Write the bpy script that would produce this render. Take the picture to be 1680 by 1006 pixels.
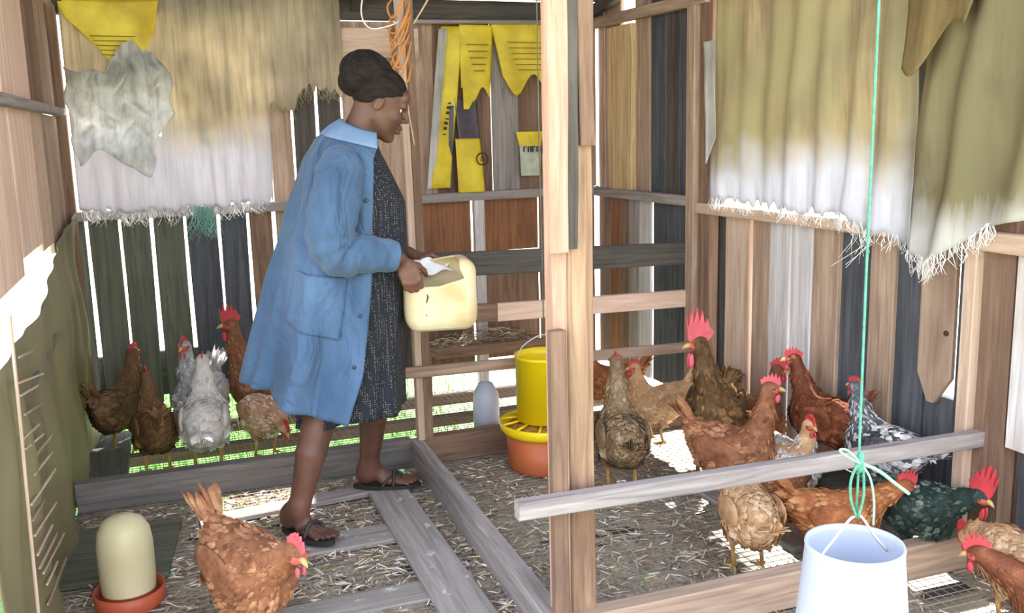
import bpy, bmesh, math, random
import numpy as np
from mathutils import Vector, Matrix, Euler

random.seed(7); rng = np.random.default_rng(7)
S = bpy.context.scene
for o in list(bpy.data.objects): bpy.data.objects.remove(o)
COL = S.collection

# ------------------------------------------------------------------ camera
cam_d = bpy.data.cameras.new('camera'); cam = bpy.data.objects.new('camera', cam_d); COL.objects.link(cam)
cam_d.sensor_fit = 'HORIZONTAL'; cam_d.sensor_width = 36.0; cam_d.lens = 1550 * 36 / 1680
cam_d.clip_start = 0.05; cam_d.clip_end = 400
yaw, pitch, roll = 0.34747, 0.17899, 0.02473
f = Vector((math.sin(yaw) * math.cos(pitch), math.cos(yaw) * math.cos(pitch), -math.sin(pitch)))
r = Vector((math.cos(yaw), -math.sin(yaw), 0)); d = f.cross(r)
r2 = r * math.cos(roll) + d * math.sin(roll); d2 = d * math.cos(roll) - r * math.sin(roll)
m = Matrix((( r2.x, -d2.x, -f.x, 0), (r2.y, -d2.y, -f.y, 0), (r2.z, -d2.z, -f.z, 1.35), (0, 0, 0, 1)))
cam.matrix_world = m
S.camera = cam

# ------------------------------------------------------------------ sky, sun, exposure
w = bpy.data.worlds.new('sky'); S.world = w; w.use_nodes = True
nt = w.node_tree; bg = nt.nodes['Background']
tc = nt.nodes.new('ShaderNodeTexCoord'); sep = nt.nodes.new('ShaderNodeSeparateXYZ')
rp = nt.nodes.new('ShaderNodeValToRGB')
rp.color_ramp.elements[0].position = 0.0; rp.color_ramp.elements[0].color = (0.98, 0.98, 1.0, 1)
rp.color_ramp.elements[1].position = 0.9; rp.color_ramp.elements[1].color = (0.62, 0.76, 1.0, 1)
nt.links.new(tc.outputs['Generated'], sep.inputs[0]); nt.links.new(sep.outputs['Z'], rp.inputs[0])
nt.links.new(rp.outputs[0], bg.inputs[0]); bg.inputs[1].default_value = 3.2
sun_d = bpy.data.lights.new('sun', 'SUN'); sun = bpy.data.objects.new('sun', sun_d); COL.objects.link(sun)
sun_d.energy = 9.0; sun_d.angle = 0.009; sun_d.color = (1.0, 0.95, 0.86)
sun.rotation_euler = Vector((-0.20, -0.24, -0.95)).to_track_quat('-Z', 'Y').to_euler()
S.view_settings.view_transform = 'Standard'; S.view_settings.look = 'None'
S.view_settings.gamma = 1.0; S.view_settings.use_curve_mapping = False
S.view_settings.exposure = 0.55
S.cycles.use_denoising = True
S.cycles.max_bounces = 8; S.cycles.diffuse_bounces = 5
S.cycles.sample_clamp_indirect = 8

# ------------------------------------------------------------------ helpers: objects
def lin(h):
    h = h.lstrip('#'); v = [int(h[i:i+2], 16) / 255 for i in (0, 2, 4)]
    return tuple(((c / 12.92) if c <= 0.04045 else ((c + 0.055) / 1.055) ** 2.4) for c in v) + (1.0,)
def put(o, parent=None, M=None):
    COL.objects.link(o)
    if M is None: M = Matrix.Identity(4)
    if parent is not None:
        o.parent = parent
    o.matrix_basis = M
    return o
def tag(o, label=None, cat=None, group=None, kind=None):
    if label: o['label'] = label
    if cat: o['category'] = cat
    if group: o['group'] = group
    if kind: o['kind'] = kind
    return o
def empty(name, loc=(0, 0, 0), rz=0, **k):
    o = bpy.data.objects.new(name, None); o.empty_display_size = 0.1
    put(o, None, Matrix.Translation(loc) @ Matrix.Rotation(rz, 4, 'Z'))
    tag(o, **k); return o
def npmesh(name, V, Fq, mat=None, smooth=True, attr=None):
    V = np.asarray(V, np.float32); me = bpy.data.meshes.new(name)
    if isinstance(Fq, np.ndarray):
        n, k = Fq.shape
        me.vertices.add(len(V)); me.vertices.foreach_set('co', V.ravel())
        me.loops.add(n * k); me.loops.foreach_set('vertex_index', Fq.astype(np.int32).ravel())
        me.polygons.add(n); me.polygons.foreach_set('loop_start', np.arange(0, n * k, k, dtype=np.int32))
        me.polygons.foreach_set('loop_total', np.full(n, k, np.int32))
        me.update(calc_edges=True); me.validate()
    else:
        me.from_pydata([tuple(v) for v in V], [], Fq); me.update()
    if smooth: me.polygons.foreach_set('use_smooth', np.ones(len(me.polygons), bool))
    if mat: me.materials.append(mat)
    if attr is not None:
        a = me.attributes.new('fv', 'FLOAT', 'POINT'); a.data.foreach_set('value', np.asarray(attr, np.float32))
    return me
def mobj(name, V, Fq, mat, parent=None, smooth=True, M=None, attr=None):
    return put(bpy.data.objects.new(name, npmesh(name, V, Fq, mat, smooth, attr)), parent, M)
class MB:
    """collects pieces of one mesh"""
    def __init__(s): s.V = []; s.F = []; s.A = []
    def add(s, V, F, a=0.0):
        n = len(s.V); s.V += [tuple(v) for v in V]; s.F += [tuple(i + n for i in q) for q in F]; s.A += [a] * len(V)
    def box(s, lo, hi):
        x0, y0, z0 = lo; x1, y1, z1 = hi
        s.add([(x0,y0,z0),(x1,y0,z0),(x1,y1,z0),(x0,y1,z0),(x0,y0,z1),(x1,y0,z1),(x1,y1,z1),(x0,y1,z1)],
              [(0,3,2,1),(4,5,6,7),(0,1,5,4),(1,2,6,5),(2,3,7,6),(3,0,4,7)])
    def tube(s, pts, rad, n=6, a=0.0, cap=True):
        pts = [Vector(p) for p in pts]; m = len(pts)
        if not hasattr(rad, '__len__'): rad = [rad] * m
        V = []; up = Vector((0.13, 0.31, 0.94)).normalized()
        prev = None
        for i, p in enumerate(pts):
            t = (pts[min(i + 1, m - 1)] - pts[max(i - 1, 0)]).normalized()
            if prev is None:
                u = t.cross(up); u = (u if u.length > 1e-3 else t.cross(Vector((1, 0, 0)))).normalized()
            else:
                u = (prev - t * prev.dot(t)).normalized()
            prev = u; v = t.cross(u)
            for k in range(n):
                an = 2 * math.pi * k / n
                V.append(p + (u * math.cos(an) + v * math.sin(an)) * rad[i])
        F = [(i*n+k, i*n+(k+1) % n, (i+1)*n+(k+1) % n, (i+1)*n+k) for i in range(m-1) for k in range(n)]
        if cap: F += [tuple(range(n))[::-1], tuple((m-1)*n + k for k in range(n))]
        s.add(V, F, a)
    def lathe(s, prof, n=32, c=(0, 0, 0)):
        V = []; m = len(prof)
        for (rr, z) in prof:
            for k in range(n):
                an = 2*math.pi*k/n; V.append((c[0]+rr*math.cos(an), c[1]+rr*math.sin(an), c[2]+z))
        F = [(i*n+k, i*n+(k+1) % n, (i+1)*n+(k+1) % n, (i+1)*n+k) for i in range(m-1) for k in range(n)]
        s.add(V, F)
    def ball(s, c, rr, n=10, mm=6, rot=None):
        if not hasattr(rr, '__len__'): rr = (rr,)*3
        V = []
        for i in range(mm + 1):
            th = math.pi*i/mm
            for k in range(n):
                an = 2*math.pi*k/n
                p = Vector((rr[0]*math.sin(th)*math.cos(an), rr[1]*math.sin(th)*math.sin(an), rr[2]*math.cos(th)))
                if rot is not None: p = rot @ p
                V.append(p + Vector(c))
        F = [(i*n+k, (i+1)*n+k, (i+1)*n+(k+1) % n, i*n+(k+1) % n) for i in range(mm) for k in range(n)]
        s.add(V, F)
    def build(s, name, mat, parent=None, smooth=False, M=None, attr=False):
        return mobj(name, s.V, s.F, mat, parent, smooth, M, s.A if attr else None)
def smooth_path(pts, n=6):
    """Catmull-Rom through the points"""
    P = [Vector(p) for p in pts]; P = [P[0]*2-P[1]] + P + [P[-1]*2-P[-2]]; out = []
    for i in range(1, len(P)-2):
        for k in range(n):
            t = k/n
            out.append(0.5*((2*P[i]) + (P[i+1]-P[i-1])*t + (2*P[i-1]-5*P[i]+4*P[i+1]-P[i+2])*t*t + (3*P[i]-P[i-1]-3*P[i+1]+P[i+2])*t**3))
    out.append(P[-2]); return out
def interp(tab, x):
    """rows of (key, values...) sorted or reversed; linear interpolation"""
    tab = sorted(tab); k = [t[0] for t in tab]
    return [float(np.interp(x, k, [t[j] for t in tab])) for j in range(1, len(tab[0]))]

# ------------------------------------------------------------------ helpers: materials
def newmat(name):
    m = bpy.data.materials.new(name); m.use_nodes = True
    return m, m.node_tree, m.node_tree.nodes['Principled BSDF']
def N(nt, t, **k):
    n = nt.nodes.new(t)
    for a, b in k.items():
        if a in n.inputs: n.inputs[a].default_value = b
        else: setattr(n, a, b)
    return n
def ramp(nt, stops):
    n = nt.nodes.new('ShaderNodeValToRGB'); e = n.color_ramp.elements
    e[0].position, e[0].color = stops[0][0], stops[0][1]; e[1].position, e[1].color = stops[-1][0], stops[-1][1]
    for p, c in stops[1:-1]: x = e.new(p); x.color = c
    return n
def mixc(nt, fac, a, b, mode='MIX'):
    n = nt.nodes.new('ShaderNodeMix'); n.data_type = 'RGBA'; n.blend_type = mode
    for k, v in ((0, fac), (6, a), (7, b)):
        if hasattr(v, 'is_linked'): nt.links.new(v, n.inputs[k])
        else: n.inputs[k].default_value = v
    return n.outputs[2]
def objcoord(nt, scale, seed=True):
    tc = N(nt, 'ShaderNodeTexCoord'); mp = N(nt, 'ShaderNodeMapping'); mp.inputs['Scale'].default_value = scale
    L = nt.links.new
    L(tc.outputs['Object'], mp.inputs['Vector'])
    if seed:
        oi = N(nt, 'ShaderNodeObjectInfo'); mu = N(nt, 'ShaderNodeMath', operation='MULTIPLY'); mu.inputs[1].default_value = 37.0
        L(oi.outputs['Random'], mu.inputs[0]); cb = N(nt, 'ShaderNodeCombineXYZ')
        for i in range(3): L(mu.outputs[0], cb.inputs[i])
        L(cb.outputs[0], mp.inputs['Location'])
    return mp.outputs[0]
def bump(nt, bs, h, st=0.3, dist=0.01):
    b = N(nt, 'ShaderNodeBump'); b.inputs['Strength'].default_value = st; b.inputs['Distance'].default_value = dist
    nt.links.new(h, b.inputs['Height']); nt.links.new(b.outputs[0], bs.inputs['Normal'])
def wood(name, dark, light, stain=None, rough=0.85, spots=None):
    m, nt, bs = newmat(name); L = nt.links.new
    v = objcoord(nt, (22, 22, 1.3)); n1 = N(nt, 'ShaderNodeTexNoise', Scale=1.6, Detail=7.0, Roughness=0.62, Distortion=0.9); L(v, n1.inputs['Vector'])
    v2 = objcoord(nt, (3, 3, 1.1)); n2 = N(nt, 'ShaderNodeTexNoise', Scale=1.7, Detail=4.0); L(v2, n2.inputs['Vector'])
    r1 = ramp(nt, [(0.28, lin(dark)), (0.72, lin(light))]); L(n1.outputs[0], r1.inputs[0])
    r2 = ramp(nt, [(0.48, (0, 0, 0, 1)), (0.72, (1, 1, 1, 1))]); L(n2.outputs[0], r2.inputs[0])
    mu = N(nt, 'ShaderNodeMath', operation='MULTIPLY'); mu.inputs[1].default_value = 0.55; L(r2.outputs[0], mu.inputs[0])
    c = mixc(nt, mu.outputs[0], r1.outputs[0], lin(stain or dark))
    if spots:
        n3 = N(nt, 'ShaderNodeTexNoise', Scale=13.0, Detail=5.0, Roughness=0.65); L(objcoord(nt, (1, 1, 0.7)), n3.inputs['Vector'])
        r3 = ramp(nt, [(0.60, (0, 0, 0, 1)), (0.70, (1, 1, 1, 1))]); L(n3.outputs[0], r3.inputs[0]); c = mixc(nt, r3.outputs[0], c, lin(spots))
    L(c, bs.inputs['Base Color']); bs.inputs['Roughness'].default_value = rough
    bs.inputs['Specular IOR Level'].default_value = 0.25
    bump(nt, bs, n1.outputs[0], 0.5, 0.006); return m
def plain(name, col, rough=0.5, spec=0.4, var=0.12, scale=6, trans=0.0, sub=0.0):
    m, nt, bs = newmat(name); L = nt.links.new; c = lin(col)
    n = N(nt, 'ShaderNodeTexNoise', Scale=float(scale), Detail=4.0); L(objcoord(nt, (1, 1, 1)), n.inputs['Vector'])
    dk = tuple(x*(1-var*2) for x in c[:3])+(1,); lt = tuple(min(1, x*(1+var)) for x in c[:3])+(1,)
    rr = ramp(nt, [(0.3, dk), (0.7, lt)]); L(n.outputs[0], rr.inputs[0]); L(rr.outputs[0], bs.inputs['Base Color'])
    bs.inputs['Roughness'].default_value = rough; bs.inputs['Specular IOR Level'].default_value = spec
    if trans: bs.inputs['Transmission Weight'].default_value = trans
    if sub:
        bs.inputs['Subsurface Weight'].default_value = sub; bs.inputs['Subsurface Radius'].default_value = (0.02, 0.01, 0.006)
    return m
def sackcloth(name, top, bottom, zmid, soft, green=None):
    """woven sack: roof-shaded upper and sunlit lower part put into the colour, ragged border"""
    m, nt, bs = newmat(name); L = nt.links.new
    tc = N(nt, 'ShaderNodeTexCoord'); sp = N(nt, 'ShaderNodeSeparateXYZ'); L(tc.outputs['Object'], sp.inputs[0])
    n1 = N(nt, 'ShaderNodeTexNoise', Scale=1.0, Detail=5.0, Roughness=0.6); L(objcoord(nt, (38, 38, 2.2), False), n1.inputs['Vector'])
    n2 = N(nt, 'ShaderNodeTexNoise', Scale=3.2, Detail=3.0); L(objcoord(nt, (1, 1, 1), False), n2.inputs['Vector'])
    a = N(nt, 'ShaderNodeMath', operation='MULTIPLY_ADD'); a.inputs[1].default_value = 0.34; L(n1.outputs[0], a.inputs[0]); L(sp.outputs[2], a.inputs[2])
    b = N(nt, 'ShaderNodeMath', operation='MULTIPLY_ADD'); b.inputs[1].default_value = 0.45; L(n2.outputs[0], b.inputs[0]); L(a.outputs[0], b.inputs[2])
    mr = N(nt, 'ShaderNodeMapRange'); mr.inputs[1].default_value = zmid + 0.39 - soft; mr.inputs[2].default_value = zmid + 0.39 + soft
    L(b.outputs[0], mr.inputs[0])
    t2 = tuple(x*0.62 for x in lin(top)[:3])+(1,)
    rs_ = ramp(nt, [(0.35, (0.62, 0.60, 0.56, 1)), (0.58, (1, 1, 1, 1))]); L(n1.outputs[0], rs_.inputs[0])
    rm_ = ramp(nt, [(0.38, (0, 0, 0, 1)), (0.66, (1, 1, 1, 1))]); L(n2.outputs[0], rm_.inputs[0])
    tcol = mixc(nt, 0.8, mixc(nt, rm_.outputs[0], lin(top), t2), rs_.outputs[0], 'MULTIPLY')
    if green:
        n3 = N(nt, 'ShaderNodeTexNoise', Scale=2.1, Detail=2.0); L(objcoord(nt, (1, 1, 0.5), False), n3.inputs['Vector'])
        r3 = ramp(nt, [(0.45, (0, 0, 0, 1)), (0.62, (1, 1, 1, 1))]); L(n3.outputs[0], r3.inputs[0]); tcol = mixc(nt, r3.outputs[0], tcol, lin(green))
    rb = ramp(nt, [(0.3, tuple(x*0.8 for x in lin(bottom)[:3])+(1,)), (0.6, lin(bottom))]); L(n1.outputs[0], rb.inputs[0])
    c = mixc(nt, mr.outputs[0], rb.outputs[0], tcol); L(c, bs.inputs['Base Color'])  # shaded top and sunlit bottom painted into the cloth by height
    bs.inputs['Roughness'].default_value = 0.75; bs.inputs['Specular IOR Level'].default_value = 0.2
    tr = N(nt, 'ShaderNodeBsdfTranslucent'); L(c, tr.inputs[0]); mx = N(nt, 'ShaderNodeMixShader'); mx.inputs[0].default_value = 0.40
    out = nt.nodes['Material Output']; L(bs.outputs[0], mx.inputs[1]); L(tr.outputs[0], mx.inputs[2]); L(mx.outputs[0], out.inputs[0])
    bump(nt, bs, n1.outputs[0], 0.35, 0.004); return m
def feather(name, c1, c2, c3, speck=0.0, fine=26):
    m, nt, bs = newmat(name); L = nt.links.new
    n = N(nt, 'ShaderNodeTexNoise', Scale=float(fine), Detail=4.0, Roughness=0.7); L(objcoord(nt, (1, 1, 1)), n.inputs['Vector'])
    big = N(nt, 'ShaderNodeTexNoise', Scale=7.0, Detail=2.0); L(objcoord(nt, (1, 1, 1)), big.inputs['Vector'])
    at = N(nt, 'ShaderNodeAttribute'); at.attribute_name = 'fv'
    a = N(nt, 'ShaderNodeMath', operation='MULTIPLY_ADD'); a.inputs[1].default_value = 0.30; L(at.outputs['Fac'], a.inputs[0]); L(n.outputs[0], a.inputs[2])
    b = N(nt, 'ShaderNodeMath', operation='MULTIPLY_ADD'); b.inputs[1].default_value = 0.6; L(big.outputs[0], b.inputs[0]); L(a.outputs[0], b.inputs[2])
    mr = N(nt, 'ShaderNodeMapRange'); mr.inputs[1].default_value = 0.55; mr.inputs[2].default_value = 1.25; L(b.outputs[0], mr.inputs[0])
    rr = ramp(nt, [(0.0, lin(c1)), (0.5, lin(c2)), (1.0, lin(c3))]); L(mr.outputs[0], rr.inputs[0])
    L(rr.outputs[0], bs.inputs['Base Color']); bs.inputs['Roughness'].default_value = 0.7; bs.inputs['Specular IOR Level'].default_value = 0.25
    vo = N(nt, 'ShaderNodeTexVoronoi', Scale=48.0); L(objcoord(nt, (0.7, 1, 1)), vo.inputs['Vector'])
    bump(nt, bs, vo.outputs['Distance'], 0.35, 0.006); return m

W_PALE = wood('pale_wood', '#a88b76', '#dbc3b0', '#b59480')
W_POST = wood('sawn_post_wood', '#94705c', '#c8a894', '#a8826c')
W_BROWN = wood('brown_wood', '#654e41', '#9a7d69', '#564338')
W_TAN = wood('tan_wood', '#8a7261', '#c6ac97', '#71594a')
W_GREY = wood('grey_weathered_wood', '#6f6764', '#b3a9a6', '#8b8180')
W_DARK = wood('dark_wood', '#3f3b38', '#67615b', '#35322f')
W_OLIVE = wood('hazed_olive_wood', '#4f5247', '#797b6c', '#5c584b')  # dark boards with green haze and glare put into the colour
W_WHITE = wood('whitewashed_wood', '#a9a3a4', '#e4dfe0', '#b9a694')
W_PINK = wood('fresh_pink_wood', '#c3a18d', '#ecd0bd', '#b8967f')
W_SLATE = wood('slate_grey_wood', '#3a3c42', '#686a70', '#2e3036')
W_SLAB = wood('bark_slab_wood', '#b08c66', '#ecd0a6', '#a07048')
W_REDB = wood('reddish_plywood', '#6e4a36', '#a67453', '#5b3d2e')

# ------------------------------------------------------------------ helper: boards
def board(name, parent, a, b, wdir, wd, th, mat, wane=0.0, tip=0.0, seed=None, taper=1.0):
    """a board from a to b (centre line), width along wdir; local Z runs along the grain"""
    a = Vector(a); b = Vector(b); L = (b-a).length; z = (b-a)/L
    x = Vector(wdir); x = (x - z*x.dot(z)).normalized(); y = z.cross(x)
    n = max(3, int(L/0.16)); rr = random.Random(seed if seed is not None else hash((round(a.x, 3), round(a.y, 3), round(a.z, 3), round(wd, 3))) & 0xffff)
    ch = min(0.004, th*0.2, wd*0.2); V = []; wl = wr = 0.0
    for i in range(n+1):
        t = i/n; hw = wd/2*(1+(taper-1)*t); ht = th/2
        if wane: wl += rr.uniform(-wane, wane); wr += rr.uniform(-wane, wane); wl *= 0.75; wr *= 0.75
        e = rr.uniform(-0.0012, 0.0012)
        x0, x1 = -hw+wl, hw+wr
        if tip and i == 0: x0, x1 = x0*0.15+x1*0.05, x1*0.35
        V += [(x0+ch, -ht, t*L), (x1-ch, -ht+e, t*L), (x1, -ht+ch, t*L), (x1, ht-ch, t*L), (x1-ch, ht, t*L), (x0+ch, ht+e, t*L), (x0, ht-ch, t*L), (x0, -ht+ch, t*L)]
        if tip and i == 0:
            V = V
        elif tip and i == 1:
            V = V[:8] + [(p[0], p[1], tip) for p in V[8:]]
    F = [(i*8+k, i*8+(k+1) % 8, (i+1)*8+(k+1) % 8, (i+1)*8+k) for i in range(n) for k in range(8)]
    F += [tuple(range(8))[::-1], tuple(n*8+k for k in range(8))]
    M = Matrix(((x.x, y.x, z.x, a.x), (x.y, y.y, z.y, a.y), (x.z, y.z, z.z, a.z), (0, 0, 0, 1)))
    if parent is not None: M = parent.matrix_basis.inverted() @ M
    return mobj(name, V, F, mat, parent, False, M)
X, Y, Z = (1, 0, 0), (0, 1, 0), (0, 0, 1)
FZ = -0.12   # wire floor level

# ================================================================== ground outside and under the raised hut
GZ = -0.55
m, nt, bs = newmat('ground_soil_and_grass'); L = nt.links.new
n1 = N(nt, 'ShaderNodeTexNoise', Scale=0.5, Detail=3.0); L(objcoord(nt, (1, 1, 1), False), n1.inputs['Vector'])
n2 = N(nt, 'ShaderNodeTexNoise', Scale=14.0, Detail=6.0); L(objcoord(nt, (1, 1, 1), False), n2.inputs['Vector'])
tc = N(nt, 'ShaderNodeTexCoord'); sp = N(nt, 'ShaderNodeSeparateXYZ'); L(tc.outputs['Object'], sp.inputs[0])
ma = N(nt, 'ShaderNodeMath', operation='MULTIPLY_ADD'); ma.inputs[1].default_value = 1.2; L(n1.outputs[0], ma.inputs[0]); L(sp.outputs[0], ma.inputs[2])
mr = N(nt, 'ShaderNodeMapRange'); mr.inputs[1].default_value = 1.9; mr.inputs[2].default_value = 2.9; L(ma.outputs[0], mr.inputs[0])
g = ramp(nt, [(0.3, lin('#3f6a2a')), (0.7, lin('#79a850'))]); L(n2.outputs[0], g.inputs[0])
s_ = ramp(nt, [(0.3, lin('#c9b898')), (0.7, lin('#efe4cc'))]); L(n2.outputs[0], s_.inputs[0])
mf = N(nt, 'ShaderNodeMapRange'); mf.inputs[1].default_value = 7.2; mf.inputs[2].default_value = 9.0; L(sp.outputs[1], mf.inputs[0])
ml = N(nt, 'ShaderNodeMapRange'); ml.inputs[1].default_value = -1.2; ml.inputs[2].default_value = -3.0; L(sp.outputs[0], ml.inputs[0])
mm = N(nt, 'ShaderNodeMath', operation='MAXIMUM'); L(mf.outputs[0], mm.inputs[0]); L(ml.outputs[0], mm.inputs[1]); mm2 = N(nt, 'ShaderNodeMath', operation='MAXIMUM'); L(mm.outputs[0], mm2.inputs[0]); L(mr.outputs[0], mm2.inputs[1])  # ground colour paled far back and at left so wall gaps show bright
L(mixc(nt, mm2.outputs[0], g.outputs[0], s_.outputs[0]), bs.inputs['Base Color']); bs.inputs['Roughness'].default_value = 0.95
bump(nt, bs, n2.outputs[0], 0.6, 0.03)
gv = []; gf = []
gx = np.linspace(-40, 40, 81)
P_, Q_ = np.meshgrid(gx, gx, indexing='ij'); zz = GZ + 0.02*np.sin(P_*1.7)*np.cos(Q_*1.3)
V = np.stack([P_, Q_, zz], -1).reshape(-1, 3); idx = np.arange(81*81).reshape(81, 81)
Fq = np.stack([idx[:-1, :-1], idx[1:, :-1], idx[1:, 1:], idx[:-1, 1:]], -1).reshape(-1, 4)
tag(mobj('ground', V, Fq, m), kind='structure')
# grass blades behind the hut, seen through the wire floor
mb = MB(); rr = random.Random(3)
for i in range(5200):
    x = rr.uniform(-1.6, 2.2); y = rr.uniform(5.0, 7.6); h = rr.uniform(0.03, 0.09); a = rr.uniform(0, 6.28); dx, dy = math.cos(a)*0.006, math.sin(a)*0.006
    lx, ly = rr.uniform(-0.03, 0.03), rr.uniform(-0.03, 0.03)
    mb.add([(x-dx, y-dy, GZ-0.02), (x+dx, y+dy, GZ-0.02), (x+lx, y+ly, GZ+h)], [(0, 1, 2)])
tag(mb.build('grass', plain('grass_blades', '#7fb04e', 0.8, 0.2, 0.2)), 'short green grass growing behind the raised hut', 'grass', kind='stuff')

# ================================================================== back wall
wb = empty('wall_back', (0, 5.2, 0), kind='structure')
gaps = [-0.475, -0.384, -0.228, -0.077, 0.086, 0.253, 0.404, 0.535, 0.668, 0.80, 0.935]
mats = [W_OLIVE, W_OLIVE, W_OLIVE, W_TAN, W_OLIVE, W_OLIVE, W_SLATE, W_BROWN, W_TAN, W_DARK, W_DARK]
mats = [W_OLIVE, W_OLIVE, W_OLIVE, W_OLIVE, W_SLATE, W_SLATE, W_BROWN, W_TAN, W_DARK, W_DARK]
for i in range(10):
    g0, g1 = gaps[i]+0.010, gaps[i+1]-0.010
    k = 0.006*math.sin(i*2.1)
    board('plank', wb, ((g0+g1)/2+k, 5.2, 0.0+0.02*math.sin(i*3.3)), ((g0+g1)/2, 5.2, 2.12 if i > 6 else 1.03), X, g1-g0, 0.022, mats[i], wane=0.0015, taper=1.03)
board('board', wb, (-0.47, 5.235, 0.15), (0.94, 5.235, 0.17), Z, 0.24, 0.02, W_OLIVE)
# right half, upper boards behind the torn bag
for a0, a1, mt in ((0.94, 1.10, W_TAN), (1.10, 1.28, W_TAN), (1.28, 1.452, W_TAN), (1.452, 1.62, W_BROWN), (1.62, 1.782, W_BROWN), (1.788, 1.95, W_GREY), (1.95, 2.12, W_BROWN), (2.12, 2.29, W_TAN), (2.29, 2.44, W_TAN)):
    board('plank', wb, ((a0+a1)/2, 5.2, 1.0), ((a0+a1)/2, 5.2, 1.97), X, a1-a0, 0.022, mt, wane=0.001)
# lower panels behind the back partition
for a0, a1, z0, z1, mt in ((0.95, 1.30, 0.0, 1.0, W_DARK), (1.305, 1.645, 0.69, 0.99, W_REDB), (1.305, 1.645, 0.02, 0.68, W_BROWN), (1.715, 2.06, 0.69, 0.99, W_REDB), (1.715, 2.06, 0.05, 0.68, W_BROWN), (2.07, 2.43, 0.0, 0.99, W_BROWN)):
    board('panel', wb, ((a0+a1)/2, 5.21, z0), ((a0+a1)/2, 5.21, z1), X, a1-a0, 0.014, mt)
board('post', wb, (1.68, 5.165, -0.12), (1.68, 5.165, 1.0), X, 0.06, 0.05, W_WHITE)
board('rail', wb, (-0.46, 5.16, 1.005), (2.43, 5.16, 1.02), Z, 0.05, 0.045, W_GREY)
board('rail', wb, (0.93, 5.15, 1.855), (1.36, 5.15, 1.855), Z, 0.155, 0.02, W_PALE)
board('wall_plate', wb, (-0.46, 5.17, 2.03), (2.45, 5.17, 2.03), Z, 0.11, 0.07, W_DARK)
board('rail', wb, (1.33, 5.12, 1.965), (2.2, 5.12, 1.975), Z, 0.02, 0.03, W_GREY)

# ================================================================== right wall
wr_ = empty('wall_right', (2.46, 3.7, 0), kind='structure')
def rb(y0, y1, z0, z1, mt, x=2.47, wane=0.001, tip=0.0, th=0.022):
    return board('plank', wr_, (x, (y0+y1)/2, z0), (x, (y0+y1)/2, z1), Y, abs(y1-y0), th, mt, wane=wane, tip=tip)
for y0, y1, mt in ((5.2, 5.12, W_TAN), (5.11, 5.03, W_TAN), (4.55, 4.40, W_SLATE), (4.39, 4.26, W_DARK), (4.25, 4.10, W_SLATE)):
    rb(y0, y1, 1.0, 2.15, mt)
rb(5.04, 4.90, 1.0, 2.15, W_TAN)
rb(4.98, 4.70, 1.02, 1.93, W_SLAB, 2.44, wane=0.02, th=0.035)
rb(4.72, 4.555, 1.0, 2.15, W_TAN, 2.465)
rb(3.95, 3.86, 1.0, 2.02, W_BROWN)
rb(2.16, 2.02, 1.0, 2.02, W_TAN)
rb(2.66, 2.42, 1.0, 2.02, W_SLATE, 2.46)
for y0, y1, z0, mt, x in ((5.2, 5.06, -0.02, W_BROWN, 2.47), (5.05, 4.93, -0.02, W_REDB, 2.47), (4.92, 4.80, 0.0, W_BROWN, 2.47), (4.79, 4.67, 0.0, W_GREY, 2.46), (4.665, 4.545, 0.0, W_WHITE, 2.46), (4.53, 4.33, 0.0, W_SLATE, 2.475), (4.32, 4.10, 0.0, W_SLATE, 2.47),
        (3.98, 3.83, -0.02, W_DARK, 2.48), (3.80, 3.605, 0.0, W_PALE, 2.46), (3.59, 3.46, 0.0, W_TAN, 2.465), (3.455, 3.315, 0.0, W_WHITE, 2.46), (3.305, 3.17, 0.0, W_WHITE, 2.46), (3.165, 3.01, -0.02, W_TAN, 2.465),
        (3.02, 2.82, 0.0, W_SLATE, 2.485), (2.825, 2.70, 0.0, W_TAN, 2.46), (2.71, 2.56, 0.0, W_SLATE, 2.48), (2.42, 2.30, 0.0, W_SLATE, 2.48)):
    rb(y0, y1, z0, 0.99, mt, x, wane=0.002)
pk = rb(2.565, 2.41, 0.40, 0.99, W_TAN, 2.455, wane=0.002, tip=0.10)
kb = MB(); kb.ball((2.442, 2.437, 0.655), (0.004, 0.012, 0.010)); kb.build('knot', plain('dark_knot', '#4a2f20', 0.8), wr_, M=wr_.matrix_basis.inverted())
rb(2.56, 2.30, 0.0, 0.42, W_SLATE, 2.49)
board('post', wr_, (2.44, 4.035, -0.1), (2.44, 4.035, 2.2), Y, 0.075, 0.10, W_TAN)
board('post', wr_, (2.435, 3.93, -0.1), (2.435, 3.93, 2.2), Y, 0.11, 0.05, W_BROWN)
board('post', wr_, (2.425, 2.305, -0.12), (2.425, 2.305, 2.1), Y, 0.05, 0.07, W_PALE)
board('post', wr_, (2.45, 2.22, -0.12), (2.45, 2.22, 2.1), Y, 0.12, 0.06, W_BROWN)
board('post', wr_, (2.43, 2.08, 0.35), (2.43, 2.08, 0.99), Y, 0.13, 0.04, W_WHITE)
board('rail', wr_, (2.425, 5.15, 1.012), (2.425, 4.07, 1.012), Z, 0.05, 0.05, W_GREY)
board('rail', wr_, (2.42, 3.99, 0.985), (2.42, 2.32, 0.985), Z, 0.05, 0.045, W_PALE)
board('rail', wr_, (2.40, 2.30, 0.99), (2.40, 1.2, 0.985), Z, 0.06, 0.05, W_PALE)
board('rail', wr_, (2.41, 5.2, 1.975), (2.41, 3.9, 1.955), Z, 0.055, 0.05, W_TAN)
board('rail', wr_, (2.45, 3.9, 1.98), (2.45, 1.2, 2.0), Z, 0.055, 0.05, W_TAN)
rb(2.36, 1.98, -0.11, 1.0, W_BROWN, 2.505)
for k in range(7):
    rb(2.14-k*0.15, 2.0-k*0.15, -0.02, 0.95, (W_SLATE, W_BROWN)[k % 2], 2.48)

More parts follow.
